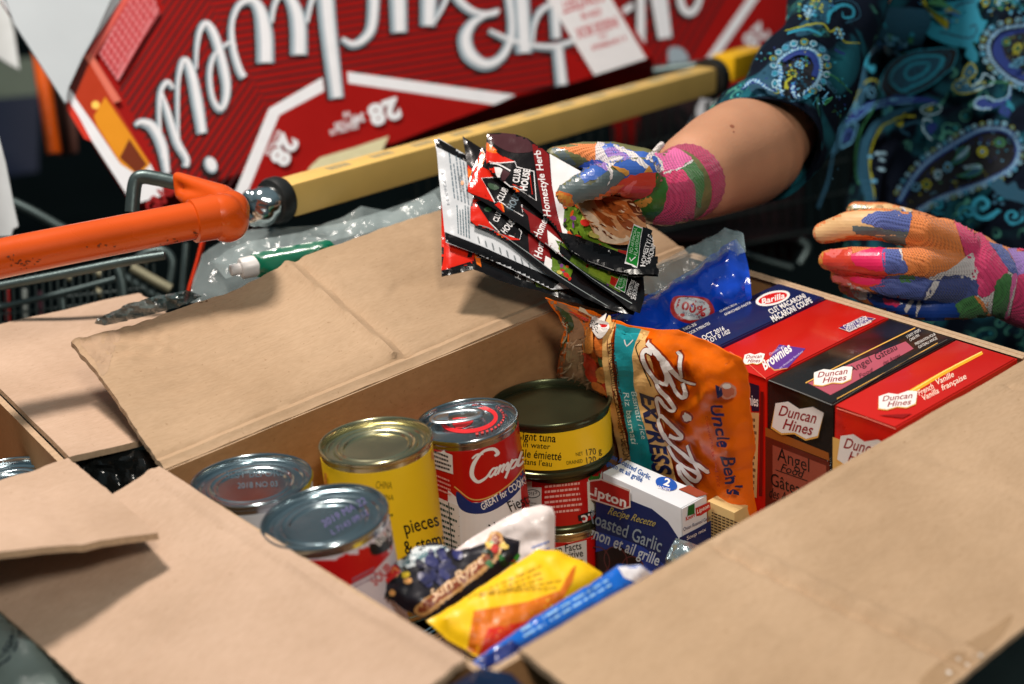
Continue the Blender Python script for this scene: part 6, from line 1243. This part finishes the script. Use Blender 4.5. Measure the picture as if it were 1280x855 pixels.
def hand_packet(label, poly, d, m, print_fn, puff=0.0018, seed=1, tilt=0.0003, bend=0.003, grad=0.0):
    f = lambda x, y: AT(x, y, d + 0.058 + tilt * (280 - y) + grad * (x - 690) + bend * math.sin((x - 560) / 60.0 + seed))
    cx = sum(q[0] for q in poly) / len(poly); cy = sum(q[1] for q in poly) / len(poly)
    t = thing('seasoning_packet', f(cx, cy), label, 'packet', 'seasoning packets fanned out in the gloved hand')
    b = pillow('wrapper', poly, f, lambda x, y: -RF, [m], t, 4, puff, 0.0003, 12, 0.0008, 26, 1.0, seed)
    p = Print(surf_bvh(b), 3, 1.8e-4, 2.6e-5); print_fn(p, poly); p.build('label_print', t); return t
def salad(p, poly, n, seed, cols=SAL, r=(2, 5)):
    rnd = random.Random(seed); xs = [q[0] for q in poly]; ys = [q[1] for q in poly]
    p.poly(poly, cols[0])
    for k in range(n):
        x = rnd.uniform(min(xs), max(xs)); y = rnd.uniform(min(ys), max(ys))
        if inpoly(x, y, poly): p.poly(ell(x, y, rnd.uniform(*r), rnd.uniform(r[0] * 0.5, r[1] * 0.6), rnd.uniform(0, 180), 0, 320, 6), rnd.choice(cols))
def badge(p, q):                                       # green guarantee badge with a tick
    p.poly(q, K_W); c = (sum(a[0] for a in q) / 4, sum(a[1] for a in q) / 4); g = [(c[0] + (a - c[0]) * 0.9, c[1] + (b - c[1]) * 0.94) for a, b in q]; p.poly(g, K_G)
    TL, TR, BR, BL = g; m = lambda u, v: ((TL[0] * (1 - u) + TR[0] * u) * (1 - v) + (BL[0] * (1 - u) + BR[0] * u) * v, (TL[1] * (1 - u) + TR[1] * u) * (1 - v) + (BL[1] * (1 - u) + BR[1] * u) * v)
    p.stroke([m(0.25, 0.86), m(0.42, 0.93), m(0.75, 0.78)], 1.3, K_W, 0)
    p.text('NO ARTIFICIAL', [m(0.14, 0.74), m(0.14, 0.04), m(0.44, 0.04), m(0.44, 0.74)], ink(190, 220, 190), 0.0); p.text('FLAVOURS', [m(0.56, 0.74), m(0.56, 0.10), m(0.86, 0.10), m(0.86, 0.74)], ink(190, 220, 190), 0.0)
def p1(p, poly):
    c7 = lambda L: sc(L, 540, 155, 7.13)
    p.poly(c7([(500, 78), (620, 80), (800, 105), (880, 170), (905, 240), (760, 260), (640, 230), (520, 150)]), K_BR, 3)
    p.poly(c7([(488, 165), (560, 215), (640, 290), (740, 335), (700, 352), (600, 350), (520, 335), (500, 400), (560, 480), (430, 400), (478, 310)]), K_R, 0); p.poly(c7([(490, 165), (560, 220), (600, 260), (540, 260), (486, 240)]), K_O, 0)
    p.poly(c7([(480, 310), (540, 345), (560, 400), (600, 470), (640, 520), (580, 540), (470, 470), (440, 400)]), K_R)
    p.poly(c7([(640, 510), (700, 555), (740, 560), (780, 600), (784, 640), (720, 610), (660, 580)]), K_R, 0); p.poly(c7([(720, 560), (770, 590), (784, 640), (750, 610)]), K_O)
    p.poly(c7([(610, 350), (740, 345), (760, 385), (905, 425), (925, 680), (800, 600), (700, 550), (650, 500), (690, 440), (640, 390)]), K_K)
    p.stroke(c7([(490, 372), (510, 335), (600, 350), (740, 338), (755, 385), (908, 424), (930, 685), (820, 610), (740, 560), (700, 560), (645, 515)]), 1.2, K_W, 0)
    p.stroke(c7([(870, 440), (895, 630), (800, 570), (720, 540)]), 0.9, K_R, 0)
    p.poly(c7([(556, 385), (600, 388), (632, 405), (610, 460), (606, 510), (570, 450)]), K_W, 0); p.poly(c7([(630, 400), (700, 440), (650, 505), (612, 500)]), K_BR); p.poly(c7([(486, 352), (520, 345), (560, 360), (540, 392), (500, 390)]), K_K, 3)
    p.stroke(c7([(520, 350), (600, 366), (700, 420)]), 1.6, K_W, 3); p.stroke(c7([(575, 240), (600, 262), (640, 290)]), 2.0, K_K, 3)
    p.text('CLUB', tq(646, 220, -82, 17, 8), K_W, 0.03); p.text('HOUSE', tq(656.5, 225, -80, 27, 8.5), K_W, 0.03)
    p.poly([(665, 181), (672, 181), (686, 194), (690, 232), (697, 268), (704, 292), (697, 290), (680, 270), (672, 226)], K_DR)
    p.text('Homestyle Herb', [(689, 272), (676, 184), (669, 186), (680, 272)][::1] and [(680, 271), (667, 190), (675, 188), (689, 271)], K_W, 0.015, 0.2)
    p.poly([(687, 193), (724, 214), (760, 240), (735, 262), (722, 300), (712, 296), (704, 293), (697, 268), (690, 232)], K_W)
    salad(p, [(706, 258), (722, 250), (748, 300), (776, 316), (783, 331), (760, 328), (736, 318), (714, 296), (704, 282)], 130, 3)
    p.poly([(720, 252), (745, 246), (780, 250), (800, 262), (806, 292), (790, 306), (770, 308), (748, 302), (738, 285), (728, 270)], CHK[0], 4)
    for L, c in (([(742, 286), (768, 290), (788, 300), (770, 307), (750, 302)], CHK[1]), ([(726, 262), (744, 272), (752, 288), (740, 284)], CHK[1]), ([(745, 250), (775, 252), (796, 264), (790, 276), (768, 272), (750, 264)], CHK[3]), ([(756, 254), (780, 262), (776, 270), (758, 266)], CHK[2]), ([(740, 262), (758, 272), (770, 286), (764, 288), (750, 276)], CHK[2]), ([(770, 272), (790, 280), (800, 296), (790, 292), (778, 286)], CHK[2]), ([(782, 254), (800, 260), (806, 280), (798, 276)], CHK[4]), ([(748, 280), (764, 286), (782, 296), (776, 300), (760, 292)], CHK[0])): p.poly(L, c, 3)
    rn = random.Random(6)
    for k in range(70):
        x = rn.uniform(722, 808); y = rn.uniform(250, 308)
        if inpoly(x, y, [(724, 256), (745, 248), (780, 252), (798, 264), (804, 290), (790, 304), (770, 306), (748, 300), (736, 284)]): a_ = rn.uniform(0.2, 0.9); l_ = rn.uniform(2, 6); p.stroke([(x - l_ * math.cos(a_), y - l_ * math.sin(a_)), (x, y + rn.uniform(-1.5, 1.5)), (x + l_ * math.cos(a_), y + l_ * math.sin(a_))], [0.4, rn.uniform(1, 2.6), 0.4], rn.choice(CHK), 3)
    for q in ((731, 282, 6, 4, 3), (722, 300, 5, 3, 3), (728, 305, 7, 3, 4), (716, 276, 4, 3, 7), (742, 298, 7, 3, 5)): p.disc(q[0], q[1], q[2], q[3], SAL[q[4]], 20, 9)
    p.poly([(734, 308), (756, 312), (783, 318), (782, 331), (758, 326), (738, 318)], SAL[1]); p.poly([(772, 316), (784, 318), (782, 330), (772, 328)], SAL[3]); p.text('SALAD', [(760, 316), (782, 322), (781, 326), (759, 320)], K_W)
    p.poly([(700, 292), (714, 296), (720, 308), (740, 320), (790, 336), (812, 334), (822, 340), (824, 346), (793, 348), (766, 342), (735, 331), (714, 319), (703, 304)], K_K); p.stroke([(700, 294), (716, 316), (736, 328), (768, 338), (794, 345), (806, 338), (820, 332)], 0.8, ink(150, 150, 150), 0)
    badge(p, [(791, 284), (802, 289), (796, 338), (780, 332)])
    p.poly([(802, 288), (812, 292), (822, 330), (806, 342), (796, 338)], K_K); p.text('HOMESTYLE', [(799, 336), (808, 296), (812, 300), (805, 336)], K_W, 0.0); p.text('SEASONING', [(806, 335), (813, 300), (817, 304), (811, 333)], K_W, 0.0)
def p2(p, poly):
    c7 = lambda L: sc(L, 540, 155, 7.13)
    p.poly(c7([(447, 215), (480, 290), (440, 380), (620, 470), (700, 560), (640, 640), (560, 700), (500, 620), (300, 600), (340, 500)]), K_R); p.poly(c7([(447, 230), (482, 280), (440, 400), (400, 380)]), K_O)
    p.poly(c7([(440, 480), (590, 478), (650, 530), (760, 620), (800, 720), (815, 822), (600, 690), (560, 700)]), K_K); p.stroke(c7([(640, 520), (585, 476), (442, 482), (560, 698), (600, 690), (812, 822), (800, 720)]), 1.2, K_W, 0)
    p.poly(c7([(500, 530), (560, 540), (600, 570), (560, 590), (510, 570)]), ink(16, 60, 24), 3); p.poly(c7([(620, 700), (640, 740), (648, 790), (600, 740)]), K_O, 0); p.poly(c7([(600, 695), (560, 720), (640, 790), (620, 730)]), K_R)
    p.text('CLUB', tq(628, 243, -62, 17, 8), K_W, 0.02); p.text('HOUSE', tq(643, 250, -62, 26, 9), ink(90, 110, 120), 0.02)
    p.poly([(650, 258), (700, 290), (712, 302), (704, 322), (682, 306), (664, 292), (660, 270)], K_DR)
    p.text('Ho', [(667, 300), (673, 284), (681, 290), (676, 304)], K_W, 0.02, 0.2) if False else p.text('Homestyle', [(664, 296), (684, 256), (690, 262), (676, 298)], K_W, 0.015, 0.2)
    p.poly([(684, 288), (704, 304), (702, 322), (686, 308)], K_W); salad(p, [(694, 300), (712, 308), (744, 328), (784, 352), (775, 366), (740, 346), (706, 322)], 90, 8)
    p.poly([(736, 332), (770, 348), (768, 360), (736, 342)], SAL[1]); p.poly([(764, 346), (773, 350), (770, 360), (762, 355)], SAL[3])
    p.poly([(700, 306), (716, 318), (712, 326), (700, 316)], K_K); p.stroke([(682, 304), (714, 329), (740, 348), (768, 367), (790, 380)], 0.9, ink(150, 160, 160), 0)
    badge(p, [(776, 343), (785, 346), (781, 367), (768, 360)]); p.text('HOMESTYLE', [(782, 368), (789, 350), (793, 352), (788, 372)], K_W, 0.0); p.text('SEASONING', [(788, 374), (794, 353), (798, 356), (794, 376)], K_W, 0.0)
def p3f(p, poly):
    p.poly([(583, 204), (592, 214), (600, 250), (632, 274), (650, 300), (630, 300), (600, 286), (588, 276), (589, 240)], K_R); p.poly([(583, 208), (592, 216), (588, 232), (583, 222)], K_O)
    p.poly([(594, 252), (612, 250), (640, 268), (656, 285), (652, 300), (620, 290), (610, 276)], K_K); p.stroke([(622, 256), (596, 254), (612, 278), (624, 290), (650, 299), (652, 290), (636, 272)], 1.1, K_W, 0); p.disc(610, 262, 5, 3, ink(16, 60, 24)); p.poly([(622, 288), (632, 301), (624, 296)], K_O)
    p.text('CLUB', tq(622, 270, -68, 15, 7), K_W, 0.02); p.text('HOUSE', tq(636, 282, -50, 22, 8), K_W, 0.02)
    p.poly([(660, 292), (684, 304), (690, 330), (676, 326), (662, 318)], K_DR); p.text('Hom', [(667, 321), (672, 300), (680, 302), (677, 324)], K_W, 0.02, 0.2)
    p.poly([(682, 320), (692, 326), (690, 338), (680, 332)], K_W); salad(p, [(690, 322), (716, 338), (712, 350), (690, 338)], 30, 9); p.stroke([(588, 278), (620, 289), (660, 316), (700, 346), (760, 383)], 0.8, ink(140, 150, 150), 3)
def p4f(p, poly):
    p.poly([(540, 172), (545, 172), (584, 194), (584, 203), (545, 183)], K_K); p.poly([(556, 290), (600, 307), (640, 325), (700, 352), (690, 362), (640, 337), (600, 319), (557, 302)], K_K)
    p.lines(4, [(566, 250), (562, 190), (580, 198), (586, 250)], ink(90, 110, 120), 0.4, 3) if False else None
    for k in range(5): p.lines(1, [(561 + k * 4.4 + 6, 248 + k * 2), (556 + k * 4.4 + 4, 190 + k * 2.2), (558 + k * 4.4 + 4, 190 + k * 2.2), (563 + k * 4.4 + 6, 248 + k * 2)], ink(80, 100, 112), 0.8, 20 + k)
    for k in range(5): p.lines(1, [(572 + k * 3.4, 292 + k * 1.5), (570 + k * 3.4, 252), (571.6 + k * 3.4, 252), (573.6 + k * 3.4, 292 + k * 1.5)], ink(60, 90, 100), 0.8, 30 + k)
    p.text('NUTRITION', tq(576, 230, -96, 20, 3.5), ink(60, 60, 60)); p.disc(578, 229, 2, 3, ink(200, 120, 30), 0, 8); p.text('L 7265 H', tq(557, 236, 80, 40, 3), ink(120, 130, 140))
    for k in range(8): p.lines(1, [(598 + k * 9, 304 + k * 4.4), (596 + k * 9, 295 + k * 4.6), (598 + k * 9, 295 + k * 4.6), (600 + k * 9, 304 + k * 4.4)], ink(90, 100, 104), 0.8, 50 + k)
def p5f(p, poly):
    p.poly([(551, 236), (560, 290), (584, 300), (594, 312), (592, 330), (552, 338)], K_R); p.poly([(552, 338), (592, 326), (594, 338), (552, 347)], K_K)
    p.stroke([(562, 302), (574, 308), (590, 316)], 1.2, K_W, 0); p.poly([(586, 312), (592, 310), (590, 322), (584, 322)], K_K); p.poly([(592, 316), (600, 322), (602, 334), (596, 330)], K_O, 0)
    p.text('Hom', [(643, 348), (648, 330), (655, 332), (651, 350)], ink(190, 190, 190), 0.01, 0.2); p.poly([(658, 338), (668, 340), (667, 354), (658, 352)], ink(150, 156, 156)); salad(p, [(666, 342), (690, 352), (700, 366), (670, 358)], 24, 12)
    p.stroke([(596, 322), (624, 328), (640, 338)], 1.0, ink(130, 130, 130), 3)
hand_packet('front seasoning packet with a chicken salad picture, pinched under the gloved thumb', [(609, 167), (625, 166), (645, 168), (660, 173), (672, 182), (688, 192), (722, 212), (770, 236), (800, 262), (812, 292), (818, 318), (823, 346), (808, 345), (793, 347), (767, 341), (735, 330), (716, 318), (706, 305), (698, 290), (683, 272), (655, 248), (630, 228), (612, 214), (606, 200)], 1.058, FK, p1, seed=1.5)
hand_packet('second seasoning packet of the fan, its badge showing just below the front packet', [(603, 183), (620, 200), (680, 240), (760, 290), (804, 340), (806, 370), (800, 392), (785, 386), (767, 370), (740, 352), (714, 330), (680, 305), (655, 284), (630, 268), (600, 250), (583, 239), (590, 214)], 1.067, FK, p2, seed=1.8)
hand_packet('third seasoning packet of the fan, with a pointed black upper corner', [(578, 170), (584, 174), (603, 186), (640, 215), (720, 290), (790, 350), (797, 380), (792, 394), (765, 388), (730, 372), (690, 347), (660, 323), (635, 302), (612, 289), (588, 279), (588, 260), (592, 242), (585, 224), (583, 200)], 1.075, FK, p3f, seed=2.1)
hand_packet('seasoning packet turned to its white printed back, leftmost of the fan', [(543, 175), (549, 173), (583, 194), (604, 214), (620, 250), (660, 300), (720, 360), (690, 362), (640, 337), (600, 319), (557, 303), (553, 262), (549, 225), (546, 190)], 1.083, FWB, p4f, seed=2.4)
hand_packet('rearmost seasoning packet with a red end, lowest of the fan over the flap', [(551, 235), (600, 250), (680, 310), (760, 370), (791, 386), (780, 393), (740, 385), (700, 372), (668, 362), (648, 358), (622, 350), (604, 341), (592, 337), (575, 341), (552, 346), (552, 300)], 1.092, FK, p5f, puff=0.0022, seed=2.7)
